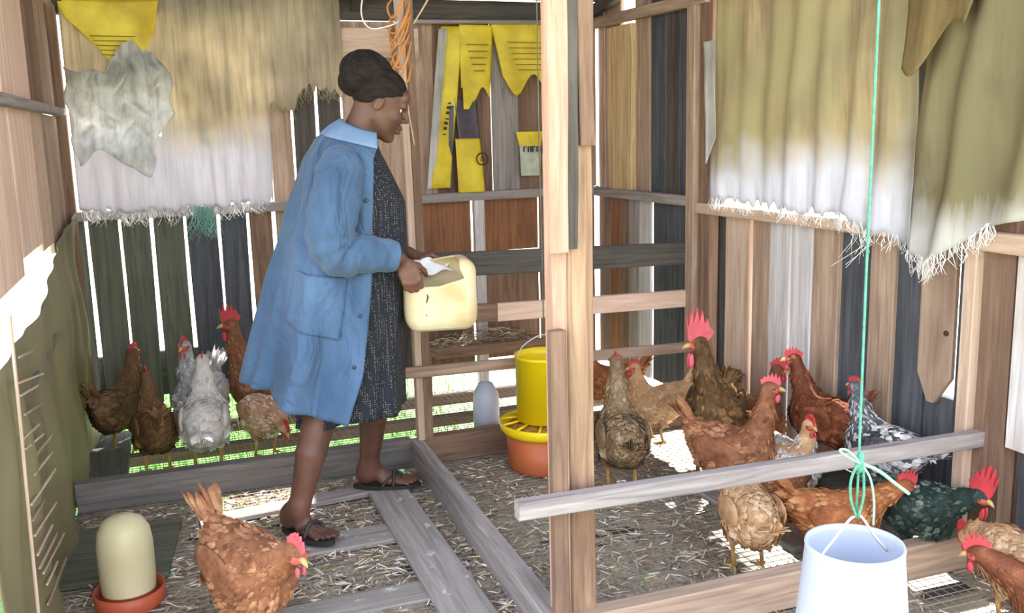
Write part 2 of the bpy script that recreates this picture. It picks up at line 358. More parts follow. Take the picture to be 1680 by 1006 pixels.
# ================================================================== left wall
wl_ = empty('wall_left', (-0.46, 3.6, 0), kind='structure')
def lb(y0, y1, z0, z1, mt, x=-0.47, **k):
    return board('plank', wl_, (x, (y0+y1)/2, z0), (x, (y0+y1)/2, z1), Y, abs(y1-y0), 0.022, mt, wane=0.002, **k)
for y0, y1, z0, z1, mt in ((2.91, 3.50, 0.93, 1.49, W_PINK), (3.51, 4.05, 0.985, 1.49, W_PINK), (4.07, 4.45, 0.95, 1.49, W_PALE), (4.46, 4.82, 0.9, 1.49, W_TAN), (4.83, 5.18, 0.9, 1.49, W_TAN),
        (2.87, 3.42, 1.5, 2.02, W_GREY), (3.46, 4.18, 1.5, 2.02, W_PINK), (4.20, 4.62, 1.5, 2.02, W_BROWN), (4.63, 5.18, 1.5, 2.02, W_TAN)):
    lb(y0, y1, z0, z1, mt)
board('rail', wl_, (-0.44, 2.85, 1.49), (-0.44, 5.16, 1.515), Z, 0.035, 0.05, W_GREY)
board('rail', wl_, (-0.45, 2.85, 0.60), (-0.45, 5.16, 0.66), Z, 0.04, 0.03, W_OLIVE)
board('post', wl_, (-0.445, 5.13, -0.12), (-0.445, 5.13, 2.1), X, 0.06, 0.06, W_BROWN)
bt = board('batten', wl_, (-0.408, 2.60, -0.1), (-0.408, 2.735, 0.92), Y, 0.010, 0.008, W_PALE)
# short laths between the batten and the far sheet
rl = random.Random(5)
for k in range(16):
    z = 0.06+k*0.048+rl.uniform(-0.008, 0.008); y0 = 2.72+rl.uniform(0, 0.14); y1 = y0+rl.uniform(0.25, 0.55)
    board('lath', wl_, (-0.412, y0, z), (-0.412, y1, z-(y1-y0)*0.16+rl.uniform(-0.01, 0.01)), Z, 0.006, 0.006, W_PALE if k % 3 else W_TAN)
# olive plastic sheet nailed over the lower part
m_tarp, nt, bs = newmat('olive_plastic_sheet'); L = nt.links.new
n1 = N(nt, 'ShaderNodeTexNoise', Scale=2.5, Detail=3.0); L(objcoord(nt, (1, 1, 0.4), False), n1.inputs['Vector'])
rr_ = ramp(nt, [(0.3, lin('#7a7459')), (0.7, lin('#958e6f'))]); L(n1.outputs[0], rr_.inputs[0]); L(rr_.outputs[0], bs.inputs['Base Color'])
bs.inputs['Roughness'].default_value = 0.45
tr = N(nt, 'ShaderNodeBsdfTranslucent'); L(rr_.outputs[0], tr.inputs[0]); mx = N(nt, 'ShaderNodeMixShader'); mx.inputs[0].default_value = 0.35
L(bs.outputs[0], mx.inputs[1]); L(tr.outputs[0], mx.inputs[2]); L(mx.outputs[0], nt.nodes['Material Output'].inputs[0])
def cloth(name, fn, nu, nv, mat, parent=None, thick=0.003, keep=None):
    V = [fn(i/nu, j/nv) for j in range(nv+1) for i in range(nu+1)]
    F = [(j*(nu+1)+i, j*(nu+1)+i+1, (j+1)*(nu+1)+i+1, (j+1)*(nu+1)+i) for j in range(nv) for i in range(nu) if keep is None or keep((i+.5)/nu, (j+.5)/nv)]
    o = mobj(name, V, F, mat, parent, True, parent.matrix_basis.inverted() if parent is not None else None)
    md = o.modifiers.new('thickness', 'SOLIDIFY'); md.thickness = thick; md.offset = 0
    return o
def tarp(s, t):
    y = 2.3+s*2.85; zt = interp([(2.1, 0.76), (2.8, 0.79), (3.3, 0.80), (3.62, 0.83), (4.2, 0.93), (5.15, 1.035)], y)[0]
    z = zt*(1-t)+(-0.13)*t
    return (-0.43+0.014*math.sin(y*9+z*2)*(0.3+t)+0.005*math.sin(y*21+z*7)+0.008*math.sin(z*11+y*3), y, z+0.004*math.sin(y*7)*(1-t))
tp = cloth('plastic_sheet', tarp, 90, 30, m_tarp); tag(tp, 'olive plastic sheet hung along the low left wall', 'sheet')

# ================================================================== roof
ceil = empty('ceiling', (1.0, 3.3, 2.3), kind='structure')
m_iron = plain('rusty_roof_iron', '#6b5a4c', 0.6, 0.3, 0.25, 4)
def sheet(x0, x1, y0, y1):
    nu = int((x1-x0)/0.019); V = []
    for j in range(5):
        y = y0+(y1-y0)*j/4
        for i in range(nu+1):
            x = x0+(x1-x0)*i/nu; V.append((x, y, 2.13+0.17*(5.3-y)+0.012*math.sin(x*2*math.pi/0.076)))
    F = [(j*(nu+1)+i, j*(nu+1)+i+1, (j+1)*(nu+1)+i+1, (j+1)*(nu+1)+i) for j in range(4) for i in range(nu)]
    o = mobj('roof_sheet', V, F, m_iron, ceil, True, ceil.matrix_basis.inverted())
    o.modifiers.new('thickness', 'SOLIDIFY').thickness = 0.002
for k in range(4):
    x0 = -0.52+k*0.745
    for y0, y1 in ((1.05, 3.2), (3.15, 5.30)):
        if k == 1 and y0 > 2:   # unseen opening added in this sheet to drop sun on the left floor
            sheet(x0, x0+0.765, 3.15, 4.20); sheet(x0, x0+0.765, 4.56, 5.30); sheet(x0, x0+0.30, 4.18, 4.58)
        else: sheet(x0, x0+0.765, y0, y1)
for y in (1.7, 2.9, 4.05, 5.0): board('rafter', ceil, (-0.6, y, 2.06+0.17*(5.3-y)), (2.47, y, 2.06+0.17*(5.3-y)), Z, 0.07, 0.05, W_DARK)
for x in (-0.4, 1.02, 2.4): board('purlin', ceil, (x, 1.6, 2.63), (x, 5.25, 2.02), X, 0.05, 0.06, W_DARK)

# ================================================================== raised floor: joists, planks, wire, litter
fl = empty('floor', (1.0, 3.5, FZ), kind='structure')
W_FLOOR = wood('floor_plank_wood', '#77706c', '#b0a7a2', '#857a72', spots='#d6d0ca')
for a, b, wd, th, mt in (((-0.44, 4.74, -0.15), (2.42, 4.74, -0.15), 0.07, 0.05, W_BROWN), ((-0.44, 5.17, -0.16), (2.42, 5.17, -0.16), 0.06, 0.06, W_BROWN),
        ((-0.44, 3.03, -0.16), (2.42, 3.03, -0.16), 0.06, 0.06, W_DARK), ((-0.44, 2.25, -0.17), (2.42, 2.2, -0.17), 0.07, 0.07, W_DARK), ((-0.44, 3.62, -0.17), (1.0, 3.62, -0.17), 0.07, 0.07, W_DARK)):
    board('joist', fl, a, b, Y, wd, th, mt)
for a, b, wd, mt in (((0.775, 2.35, -0.10), (0.77, 3.70, -0.10), 0.165, W_FLOOR), ((0.02, 2.80, -0.117), (0.80, 2.82, -0.117), 0.135, W_FLOOR), ((0.16, 3.30, -0.114), (0.71, 3.315, -0.114), 0.155, W_FLOOR),
        ((0.02, 3.69, -0.105), (0.75, 3.765, -0.105), 0.09, W_GREY), ((-0.44, 3.56, -0.113), (-0.07, 3.52, -0.113), 0.50, W_OLIVE), ((2.045, 2.60, -0.11), (2.02, 3.34, -0.11), 0.16, W_FLOOR), ((-0.36, 4.12, -0.115), (-0.36, 5.1, -0.115), 0.20, W_OLIVE),
        ((-0.42, 2.45, -0.113), (0.5, 2.47, -0.113), 0.14, W_OLIVE)):
    v = Vector(b)-Vector(a); board('plank', fl, a, b, (v.y, -v.x, 0), wd, 0.022, mt, wane=0.0015)
m_wire = plain('galvanised_wire', '#8c8884', 0.45, 0.5, 0.1)
mb = MB(); st = 0.034
def wire(a, b, r_=0.0015):
    mb.tube([a, b], r_, 4, cap=False)
x = -0.45
while x < 2.45: wire((x, 1.2, FZ+0.003), (x, 5.2, FZ+0.003)); x += st
y = 1.2
while y < 5.2: wire((-0.45, y, FZ+0.005), (2.45, y, FZ+0.005)); y += st
tag(mb.build('wire_mesh', m_wire, fl, M=fl.matrix_basis.inverted()), kind='stuff')
# litter: caked droppings and straw lying on the wire, with holes where it has fallen through
m_lit, nt, bs = newmat('litter'); L = nt.links.new
n1 = N(nt, 'ShaderNodeTexNoise', Scale=9.0, Detail=8.0, Roughness=0.7); L(objcoord(nt, (1, 1, 1), False), n1.inputs['Vector'])
n2 = N(nt, 'ShaderNodeTexNoise', Scale=70.0, Detail=4.0); L(objcoord(nt, (1, 1, 1), False), n2.inputs['Vector'])
r1 = ramp(nt, [(0.3, lin('#5b4e44')), (0.5, lin('#94836f')), (0.7, lin('#c4b196'))]); L(n1.outputs[0], r1.inputs[0])
r2_ = ramp(nt, [(0.35, lin('#6a5a4c')), (0.65, lin('#d9ccb8'))]); L(n2.outputs[0], r2_.inputs[0])
L(mixc(nt, 0.45, r1.outputs[0], r2_.outputs[0]), bs.inputs['Base Color']); bs.inputs['Roughness'].default_value = 0.95
bump(nt, bs, n2.outputs[0], 0.9, 0.01)
HOLES = [[(1.81, 2.97), (1.95, 2.99), (2.01, 2.58), (1.82, 2.55)], [(2.03, 4.0), (2.44, 4.0), (2.16, 3.42), (2.02, 3.5)], [(2.11, 2.72), (2.28, 2.93), (2.27, 2.68)], [(2.22, 2.42), (2.37, 2.42), (2.33, 2.02), (2.12, 2.05)]]
HOLES[0] = [(1.86, 3.02), (1.955, 2.98), (1.965, 2.55), (1.76, 2.55), (1.82, 2.90)]
def inpoly(p, poly):
    c = False; j = len(poly)-1
    for i in range(len(poly)):
        (xi, yi), (xj, yj) = poly[i], poly[j]
        if (yi > p[1]) != (yj > p[1]) and p[0] < (xj-xi)*(p[1]-yi)/(yj-yi)+xi: c = not c
        j = i
    return c
def hn(x, y): return math.sin(x*23+math.sin(y*17)*1.3)*math.sin(y*21+math.sin(x*13)*1.7)
V = []; Fl = []; ids = {}
def lv(i, j):
    if (i, j) not in ids:
        x = -0.45+i*0.02; y = 1.2+j*0.02; ids[(i, j)] = len(V)
        V.append((x+0.006*math.sin(j*1.9), y+0.006*math.sin(i*2.3), FZ-0.009+0.005*hn(x, y)+0.002*math.sin(i*3.1)*math.sin(j*2.7)))
    return ids[(i, j)]
for i in range(145):
    for j in range(144):
        x = -0.44+i*0.02; y = 1.21+j*0.02
        if y > 4.06 or any(inpoly((x, y), h) for h in HOLES): continue
        if hn(x*0.9, y*0.9) > 0.90: continue
        Fl.append((lv(i, j), lv(i+1, j), lv(i+1, j+1), lv(i, j+1)))
tag(mobj('litter', V, Fl, m_lit, fl, True, fl.matrix_basis.inverted()), kind='stuff')
# loose straw, chips and droppings on top
mb = MB(); rs = random.Random(11)
for i in range(7000):
    if i < 3200: x, y = rs.uniform(1.05, 2.42), rs.uniform(1.7, 3.97)
    else: x, y = rs.uniform(-0.4, 0.95), rs.uniform(2.2, 3.97)
    if any(inpoly((x, y), h) for h in HOLES): continue
    a = rs.uniform(0, 6.28); l = rs.uniform(0.006, 0.032); wd = rs.uniform(0.001, 0.0035); z = FZ+0.002+rs.uniform(0, 0.006)
    c, s = math.cos(a), math.sin(a); tz = rs.uniform(-0.004, 0.006)
    mb.add([(x-c*l-s*wd, y-s*l+c*wd, z), (x-c*l+s*wd, y-s*l-c*wd, z), (x+c*l+s*wd, y+s*l-c*wd, z+tz), (x+c*l-s*wd, y+s*l+c*wd, z+tz), (x, y, z+0.004)],
           [(0, 1, 4), (1, 2, 4), (2, 3, 4), (3, 0, 4)], rs.random())
m_straw, nt, bs = newmat('straw_bits'); at = N(nt, 'ShaderNodeAttribute'); at.attribute_name = 'fv'
rr_ = ramp(nt, [(0.0, lin('#5e4a3a')), (0.5, lin('#b59a78')), (1.0, lin('#efe6d6'))]); nt.links.new(at.outputs['Fac'], rr_.inputs[0]); nt.links.new(rr_.outputs[0], bs.inputs['Base Color'])
bs.inputs['Roughness'].default_value = 0.9
tag(mb.build('straw', m_straw, fl, M=fl.matrix_basis.inverted(), attr=True), kind='stuff')

W_POSTB = wood('split_post_wood', '#6b5140', '#b39378', '#5a4233')
W_SILL = wood('grey_brown_sill_wood', '#5d5a57', '#8d8782', '#55504b')  # dark grey-brown for the left sill only
# ================================================================== partitions
pf = empty('partition_frame', (1.02, 2.31, FZ), label='tall wooden post with low rail and floor sills fencing the right pen', cat='partition')
board('post', pf, (1.037, 2.335, -0.14), (1.032, 2.335, 2.3), X, 0.075, 0.06, W_POSTB, wane=0.003)
board('post', pf, (0.976, 2.34, -0.14), (0.976, 2.34, 1.3), X, 0.045, 0.06, W_POST)
board('post', pf, (0.958, 2.29, 1.045), (0.964, 2.29, 2.3), X, 0.055, 0.05, W_POST, wane=0.003)
board('post', pf, (0.952, 2.285, -0.12), (0.952, 2.285, 0.835), X, 0.045, 0.035, W_BROWN, wane=0.003)
board('bark_strip', pf, (1.003, 2.30, 1.05), (1.006, 2.30, 2.3), X, 0.036, 0.035, W_DARK, wane=0.005)
board('bark_strip', pf, (1.052, 2.297, 1.32), (1.052, 2.297, 2.3), X, 0.038, 0.014, W_BROWN, wane=0.008)
board('rail', pf, (0.815, 2.25, 0.362), (2.42, 2.25, 0.345), Z, 0.052, 0.04, W_GREY)
board('sill', pf, (0.98, 2.30, -0.06), (2.44, 2.30, -0.06), Z, 0.12, 0.06, W_TAN)
board('sill', pf, (0.985, 4.05, -0.065), (0.955, 2.20, -0.065), Z, 0.13, 0.055, W_GREY)
pb = empty('partition_frame', (1.0, 4.03, FZ), label='ladder-like frame of rails on a thin post behind the woman', cat='partition')
board('post', pb, (1.005, 4.035, 0.0), (0.985, 4.035, 2.22), X, 0.032, 0.05, W_PALE)
board('post', pb, (1.040, 4.04, 0.0), (1.022, 4.04, 2.22), X, 0.040, 0.05, W_BROWN)
board('rail', pb, (0.925, 3.99, 0.325), (2.39, 3.99, 0.30), Z, 0.05, 0.025, W_TAN)
board('rail', pb, (1.03, 4.085, 0.785), (2.39, 4.085, 0.755), Z, 0.11, 0.03, W_DARK)
board('rail', pb, (1.28, 4.08, 0.55), (1.40, 4.08, 0.545), Z, 0.085, 0.03, W_BROWN)
board('rail', pb, (1.40, 4.075, 0.545), (2.39, 4.075, 0.53), Z, 0.085, 0.03, W_PINK)
board('sill', pb, (-0.44, 4.065, -0.065), (0.96, 4.065, -0.065), Z, 0.13, 0.07, W_SILL)
board('sill', pb, (1.0, 4.065, -0.065), (2.40, 4.065, -0.065), Z, 0.13, 0.07, W_BROWN)

nb_ = empty('nest_box', (2.31, 2.70, FZ), label='low dark wooden box under two hens by the right wall', cat='box')
for a, b, wd_, ax in (((2.26, 2.755, 0.015), (2.42, 2.755, 0.015), 0.43, Y),):
    board('lid', nb_, a, b, ax, wd_, 0.025, W_DARK)
board('side', nb_, (2.272, 2.755, -0.118), (2.272, 2.755, 0.002), Y, 0.41, 0.02, W_DARK)
for yy in (2.56, 2.95): board('end', nb_, (2.35, yy, -0.118), (2.35, yy, 0.002), X, 0.13, 0.02, W_DARK)

ns = empty('nest_shelf', (1.6, 5.0, 0.17), label='low shelf heaped with straw behind the ladder-like frame', cat='shelf')
board('shelf_board', ns, (1.31, 5.0, 0.17), (1.98, 5.0, 0.17), Y, 0.30, 0.02, W_TAN)
board('lip', ns, (1.31, 4.855, 0.19), (1.98, 4.855, 0.19), Z, 0.06, 0.015, W_BROWN)
for x in (1.34, 1.95): board('bracket', ns, (x, 5.13, FZ), (x, 5.13, 0.16), X, 0.03, 0.03, W_BROWN)
mb = MB(); rs = random.Random(21)
for i in range(420):
    x, y = rs.uniform(1.33, 1.96), rs.uniform(4.87, 5.12); z = 0.185+rs.uniform(0, 0.07)*math.sin((x-1.31)/0.67*math.pi)+rs.uniform(0, 0.02); a = rs.uniform(0, 6.28); l = rs.uniform(0.02, 0.05)
    mb.tube([(x-math.cos(a)*l, y-math.sin(a)*l*0.6, z-0.004), (x, y, z+0.006), (x+math.cos(a)*l, y+math.sin(a)*l*0.6, z)], 0.0018, 3, rs.random(), cap=False)
tag(mb.build('straw', m_straw, ns, M=ns.matrix_basis.inverted(), attr=True), kind='stuff')
# ================================================================== sacks and bags on the walls
def wr2(y, z, a=0.02, p=0.0):
    return a*(math.sin(y*13+z*2.5+p)*0.6+math.sin(y*31+z*5+p*2)*0.25+math.sin(z*9+y*4+p)*0.35)
def fringe(name, parent, pts, n, l0, l1, mat, seed, down=(0, 0, -1), rad=0.0012):
    rr = random.Random(seed); mb = MB(); nn = len(pts)-1
    for i in range(n):
        t = rr.random()*nn; k = int(t); p = Vector(pts[k]).lerp(Vector(pts[k+1]), t-k)
        l = rr.uniform(l0, l1); q = p+Vector(down)*l*0.5+Vector((rr.uniform(-.35, .35)*l, rr.uniform(-.35, .35)*l, 0)); e = p+Vector(down)*l+Vector((rr.uniform(-.5, .5)*l, rr.uniform(-.3, .3)*l, 0))
        mb.tube([p+Vector((0, 0, 0.01)), q, e], [rad, rad, rad*0.6], 3, rr.random(), cap=False)
    return tag(mb.build(name, mat, parent, M=parent.matrix_basis.inverted()), kind='stuff')
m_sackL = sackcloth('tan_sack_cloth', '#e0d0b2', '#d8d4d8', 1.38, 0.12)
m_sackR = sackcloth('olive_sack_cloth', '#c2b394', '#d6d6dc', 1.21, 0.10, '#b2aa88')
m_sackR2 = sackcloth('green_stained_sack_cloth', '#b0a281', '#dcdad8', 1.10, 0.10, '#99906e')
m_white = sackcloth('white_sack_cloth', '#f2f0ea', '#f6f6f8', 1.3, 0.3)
m_thread = plain('white_threads', '#e9e6e4', 0.7, 0.2, 0.05)
m_teal = plain('teal_threads', '#8fc0b4', 0.6, 0.3, 0.1)
m_yellow, nt, bs = newmat('yellow_printed_bag'); L = nt.links.new
n1 = N(nt, 'ShaderNodeTexNoise', Scale=7.0, Detail=4.0); L(objcoord(nt, (1, 1, 1), False), n1.inputs['Vector'])
rr_ = ramp(nt, [(0.3, lin('#dcbc26')), (0.65, lin('#fbe83e'))]); L(n1.outputs[0], rr_.inputs[0]); L(rr_.outputs[0], bs.inputs['Base Color']); bs.inputs['Roughness'].default_value = 0.45
tr = N(nt, 'ShaderNodeBsdfTranslucent'); L(rr_.outputs[0], tr.inputs[0]); mx = N(nt, 'ShaderNodeMixShader'); mx.inputs[0].default_value = 0.3
L(bs.outputs[0], mx.inputs[1]); L(tr.outputs[0], mx.inputs[2]); L(mx.outputs[0], nt.nodes['Material Output'].inputs[0])

# left: long tan curtain
rf = random.Random(2); jag = [rf.uniform(-1, 1) for _ in range(200)]
def zbL(x):
    z = interp([(-0.45, 1.02), (0.0, 1.01), (0.50, 1.03), (0.535, 1.05), (0.545, 1.55), (0.66, 1.50), (0.70, 1.60), (0.80, 1.63), (0.95, 1.58)], x)[0]
    return z+0.025*jag[int((x+1)*60) % 200]
def curtL(s, t):
    x = -0.40+s*1.335; zt = 2.10; z = zt+(zbL(x)-zt)*t
    return (x, 5.115-0.012-wr2(x, z, 0.014)*(0.4+t)-0.01*math.sin(x*41+z*3)*t, z)
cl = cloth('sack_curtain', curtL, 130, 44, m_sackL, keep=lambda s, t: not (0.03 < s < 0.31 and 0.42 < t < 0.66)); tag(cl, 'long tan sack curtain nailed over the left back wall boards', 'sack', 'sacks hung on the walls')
fringe('fringe', cl, [curtL(s/40, 1) for s in range(0, 28)], 260, 0.02, 0.07, m_thread, 4)
fringe('fringe', cl, [curtL(s/80, 1) for s in range(58, 80)], 120, 0.02, 0.06, m_sackL, 6)
fringe('teal_fringe', cl, [(0.13+0.01*k, 5.09, 1.03-0.002*k) for k in range(10)], 90, 0.05, 0.17, m_teal, 8)
# left: yellow bag piece and crumpled white bag
yb = empty('yellow_feed_bag', (-0.17, 5.08, 1.5), label='yellow plastic feed bag nailed above the crumpled white bag', cat='bag')
def yl(s, t):
    x0 = -0.40+0.02*t+0.10*t*t*t; x1 = 0.05-0.03*t; z1 = 2.035; zb = interp([(0, 1.88), (0.3, 1.74), (0.55, 1.69), (0.8, 1.78), (1, 1.90)], s)[0]
    x = x0+(x1-x0)*s; z = z1+(zb-z1)*t
    return (x, 5.065-wr2(x, z, 0.02, 1.3), z)
cloth('bag_panel', yl, 30, 20, m_yellow, yb)
mb = MB()
for k in range(5):
    z = 1.865-k*0.022; mb.tube([(-0.27+0.012*k+0.02*j, 5.038-wr2(-0.27+0.02*j, z, 0.02, 1.3), z) for j in range(int(11-k))], 0.0022, 4)
tag(mb.build('print', plain('brown_print', '#8a7420', 0.6), yb, M=yb.matrix_basis.inverted()), kind='stuff')
wbg = empty('white_bag', (-0.2, 5.06, 1.35), label='crumpled white plastic bag hung under the yellow bag', cat='bag')
def wl(s, t):
    x = interp([(0, -0.405), (0.3, -0.40), (1.0, -0.38)], t)[0]*(1-s)+interp([(0, 0.02), (0.25, 0.08), (0.5, 0.07), (0.75, -0.02), (1, -0.05)], t)[0]*s
    z1 = interp([(0, 1.72), (0.2, 1.70), (0.4, 1.69), (0.6, 1.80), (0.75, 1.84), (1, 1.78)], s)[0]; z = z1+(1.26+0.06*math.sin(s*5)-z1)*t
    cr_ = abs(math.sin(x*19+z*13+1.3*math.sin(z*17)))+0.7*abs(math.sin(z*23-x*15+1.5*math.sin(x*21)))
    return (x+0.012*math.sin(z*31), 5.045-wr2(x*2.2, z*2.2, 0.018, 0.4)-0.026*cr_*math.sin(min(1, max(0, s))*3.14)**0.5-0.01*math.sin(z*57-x*28), z+0.012*math.sin(x*40))
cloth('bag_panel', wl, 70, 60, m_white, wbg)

# middle: torn yellow feed bag on the back wall
tb = empty('torn_feed_bag', (1.7, 5.1, 1.05), label='torn yellow feed bag hanging in strips behind the tall post', cat='bag')
def patch(x0t, x1t, x0b, x1b, z1, z0, nm, ph, mat=m_yellow, jl=0.0, yy=5.14):
    def fn(s, t):
        xa = x0t+(x0b-x0t)*t; xb = x1t+(x1b-x1t)*t; x = xa+(xb-xa)*s; z = z1+(z0-z1)*t+jl*math.sin(s*9+ph)*t
        return (x, yy-0.006-wr2(x, z, 0.012, ph), z)
    return cloth(nm, fn, 14, 26, mat, tb)
patch(1.49, 1.61, 1.40, 1.51, 1.945, 1.07, 'bag_strip', 0.3)
patch(1.47, 1.52, 1.375, 1.415, 1.93, 1.07, 'bag_edge', 2.0, m_white, yy=5.13)
patch(1.59, 1.79, 1.59, 1.755, 1.955, 1.58, 'bag_strip', 1.0, jl=0.04)
patch(1.60, 1.70, 1.60, 1.63, 1.62, 1.50, 'bag_strip', 1.4)
patch(1.775, 2.14, 1.84, 2.13, 1.965, 1.63, 'bag_strip', 2.2, jl=0.06)
patch(1.545, 1.69, 1.555, 1.71, 1.34, 1.04, 'bag_strip', 3.1)
patch(1.91, 2.08, 1.93, 2.06, 1.37, 1.29, 'bag_strip', 3.8)
m_label = plain('grey_label_film', '#b8bba8', 0.5, 0.3, 0.15, 20)
patch(1.93, 2.06, 1.935, 2.05, 1.29, 1.12, 'bag_strip', 3.8, m_label)
m_purple = plain('dark_film', '#4d4652', 0.4, 0.4, 0.3, 12)
patch(1.52, 1.545, 1.50, 1.525, 1.52, 1.06, 'bag_edge', 0.8, m_purple)
patch(1.55, 1.68, 1.57, 1.70, 1.56, 1.33, 'bag_strip', 4.4, m_purple)
m_ink = plain('black_print', '#2b2620', 0.6)
mb = MB()
for k in range(5): mb.box((1.62+0.01*k, 5.108, 1.845-k*0.035), (1.75-0.006*k, 5.110, 1.850-k*0.035))
for k in range(6): mb.box((1.86+0.012*k, 5.108, 1.86-k*0.03), (2.07, 5.110, 1.864-k*0.03))
tag(mb.build('print_lines', plain('brown_ink', '#8b6f1e', 0.6), tb, M=tb.matrix_basis.inverted()), kind='stuff')
mb = MB()
for k in range(20):
    c = (1.693+0.033*math.cos(k*0.314), 5.104, 1.225+0.033*math.sin(k*0.314)); c2 = (1.693+0.033*math.cos((k+1)*0.314), 5.104, 1.225+0.033*math.sin((k+1)*0.314)); mb.tube([c, c2], 0.004, 4)
mb.tube([(1.68, 5.104, 1.212), (1.692, 5.104, 1.242), (1.704, 5.104, 1.212)], 0.003, 4)
for k in range(4):   # heavy letters on the label
    x = 1.945+k*0.027; mb.tube([(x, 5.106, 1.255), (x, 5.106, 1.285), (x+0.016, 5.106, 1.285), (x+0.016, 5.106, 1.255)][:3+(k % 2)], 0.004, 4)
for k in range(7):   # upright lettering on the left strip
    z = 1.53-k*0.028; mb.box((1.505-0.006*k, 5.112, z), (1.525-0.006*k, 5.114, z+0.016 if k % 3 else z+0.007))
tag(mb.build('print', m_ink, tb, M=tb.matrix_basis.inverted()), kind='stuff')

# right wall: hanging sacks
def zbR(y):
    return interp([(2.3, 0.90), (2.42, 0.925), (2.6, 0.95), (2.78, 0.99), (2.9, 1.025), (3.83, 1.035)], y)[0]+0.02*jag[int(y*70) % 200]
def curtR(s, t):
    y = 3.83-s*1.275; zt = 2.12; z = zt+(zbR(y)-zt)*t; y += 0.05*(1-t)*(1-s)*-1
    return (2.375-wr2(y, z, 0.016, 0.7)*(0.4+t)-0.012*math.sin(y*37+z*2)*(0.3+t), y, z)
cr = cloth('sack_curtain', curtR, 120, 44, m_sackR); tag(cr, 'wide olive sack curtain with pale sunlit hem on the right wall', 'sack', 'sacks hung on the walls')
fringe('fringe', cr, [curtR(s/40, 1) for s in range(0, 40)], 240, 0.02, 0.06, m_thread, 14)
fringe('fringe', cr, [(2.36, 2.78+0.008*k, 1.0) for k in range(6)], 14, 0.08, 0.16, m_thread, 15)
def curtR2(s, t):
    y = 2.515-s*0.50; zt = 2.05; zb = interp([(0, 0.93), (0.15, 0.90), (0.35, 0.95), (0.6, 1.04), (1, 1.08)], s)[0]; z = zt+(zb-zt)*t
    return (2.34-wr2(y*1.5, z*1.3, 0.026, 2.1)-0.016*math.sin(y*33+z*6), y, z)
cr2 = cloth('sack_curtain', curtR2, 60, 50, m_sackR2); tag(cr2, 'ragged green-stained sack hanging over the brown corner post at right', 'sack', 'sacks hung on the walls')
fringe('fringe', cr2, [curtR2(s/20, 1) for s in range(0, 14)], 110, 0.02, 0.07, m_thread, 16)
def flap(s, t):
    y = 2.50-s*0.32*(1-0.25*t); z = 1.95-t*(0.42-0.10*s+0.05*math.sin(s*6))
    return (2.285-wr2(y*1.5, z, 0.02, 0.2)-0.03*t, y, z)
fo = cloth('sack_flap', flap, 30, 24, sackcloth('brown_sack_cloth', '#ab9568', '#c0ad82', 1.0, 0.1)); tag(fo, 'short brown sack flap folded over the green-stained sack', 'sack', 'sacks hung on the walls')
def strip_(s, t):
    y = 3.885-s*0.10-0.03*t; z = 1.75-t*(0.55-0.12*s); return (2.365-wr2(y*2, z, 0.012, 1.1), y, z)
so = cloth('sack_scrap', strip_, 10, 24, m_white); tag(so, 'narrow pale sack scrap beside the wide olive curtain', 'sack', 'sacks hung on the walls')
# ================================================================== feeders and drinkers, rope
m_fy = plain('yellow_plastic', '#f4d512', 0.35, 0.5, 0.04)
m_or = plain('orange_brown_plastic', '#b8623a', 0.5, 0.4, 0.12)
m_wh = plain('white_plastic', '#bcc4d6', 0.4, 0.4, 0.03)
m_metal = plain('bright_wire', '#c9c6c2', 0.35, 0.6, 0.05)
def base(name, loc, label, cat, rz=0, **k): return empty(name, loc, rz, label=label, cat=cat, **k)
fd = base('poultry_feeder', (1.515, 3.78, FZ), 'yellow tube feeder hanging beside the tall post', 'feeder')
mb = MB(); mb.lathe([(0.0, 0.225), (0.128, 0.225), (0.130, 0.505), (0.135, 0.507), (0.135, 0.52), (0.126, 0.52), (0.122, 0.49), (0.120, 0.24)], 40); mb.build('hopper', m_fy, fd, True)
mb = MB(); mb.lathe([(0.0, 0.165), (0.185, 0.165), (0.203, 0.185), (0.208, 0.215), (0.203, 0.22), (0.195, 0.195), (0.18, 0.18), (0.0, 0.18)], 44); mb.build('tray', m_fy, fd, True)
for k in range(12):
    mb = MB(); a = k*math.pi/6; mb.tube([(0.128*math.cos(a), 0.128*math.sin(a), 0.225), (0.203*math.cos(a), 0.203*math.sin(a), 0.215)], 0.006, 5); mb.build('grill_bar', m_fy, fd, True)
mb = MB(); mb.lathe([(0.0, 0.0), (0.165, 0.0), (0.170, 0.02), (0.178, 0.16), (0.0, 0.163)], 36); mb.build('base', m_or, fd, True)
mb = MB(); mb.lathe([(0.0, 0.20), (0.18, 0.185), (0.18, 0.19), (0.13, 0.21), (0, 0.215)], 30); mb.build('feed', plain('feed_mash', '#b5893c', 0.9, 0.1, 0.3, 60), fd, True)
mb = MB(); mb.tube(smooth_path([(-0.125, 0.02, 0.505), (-0.09, 0.01, 0.565), (0.0, 0.0, 0.605), (0.09, -0.01, 0.565), (0.125, -0.02, 0.505)], 6), 0.003, 6); mb.build('handle', m_metal, fd, True)
mb = MB(); mb.tube([(0, 0, 0.605), (-0.005, 0, 1.4), (0, 0.01, 2.34)], 0.003, 5); mb.build('string', plain('grey_string', '#7b7a72', 0.8), fd, True)
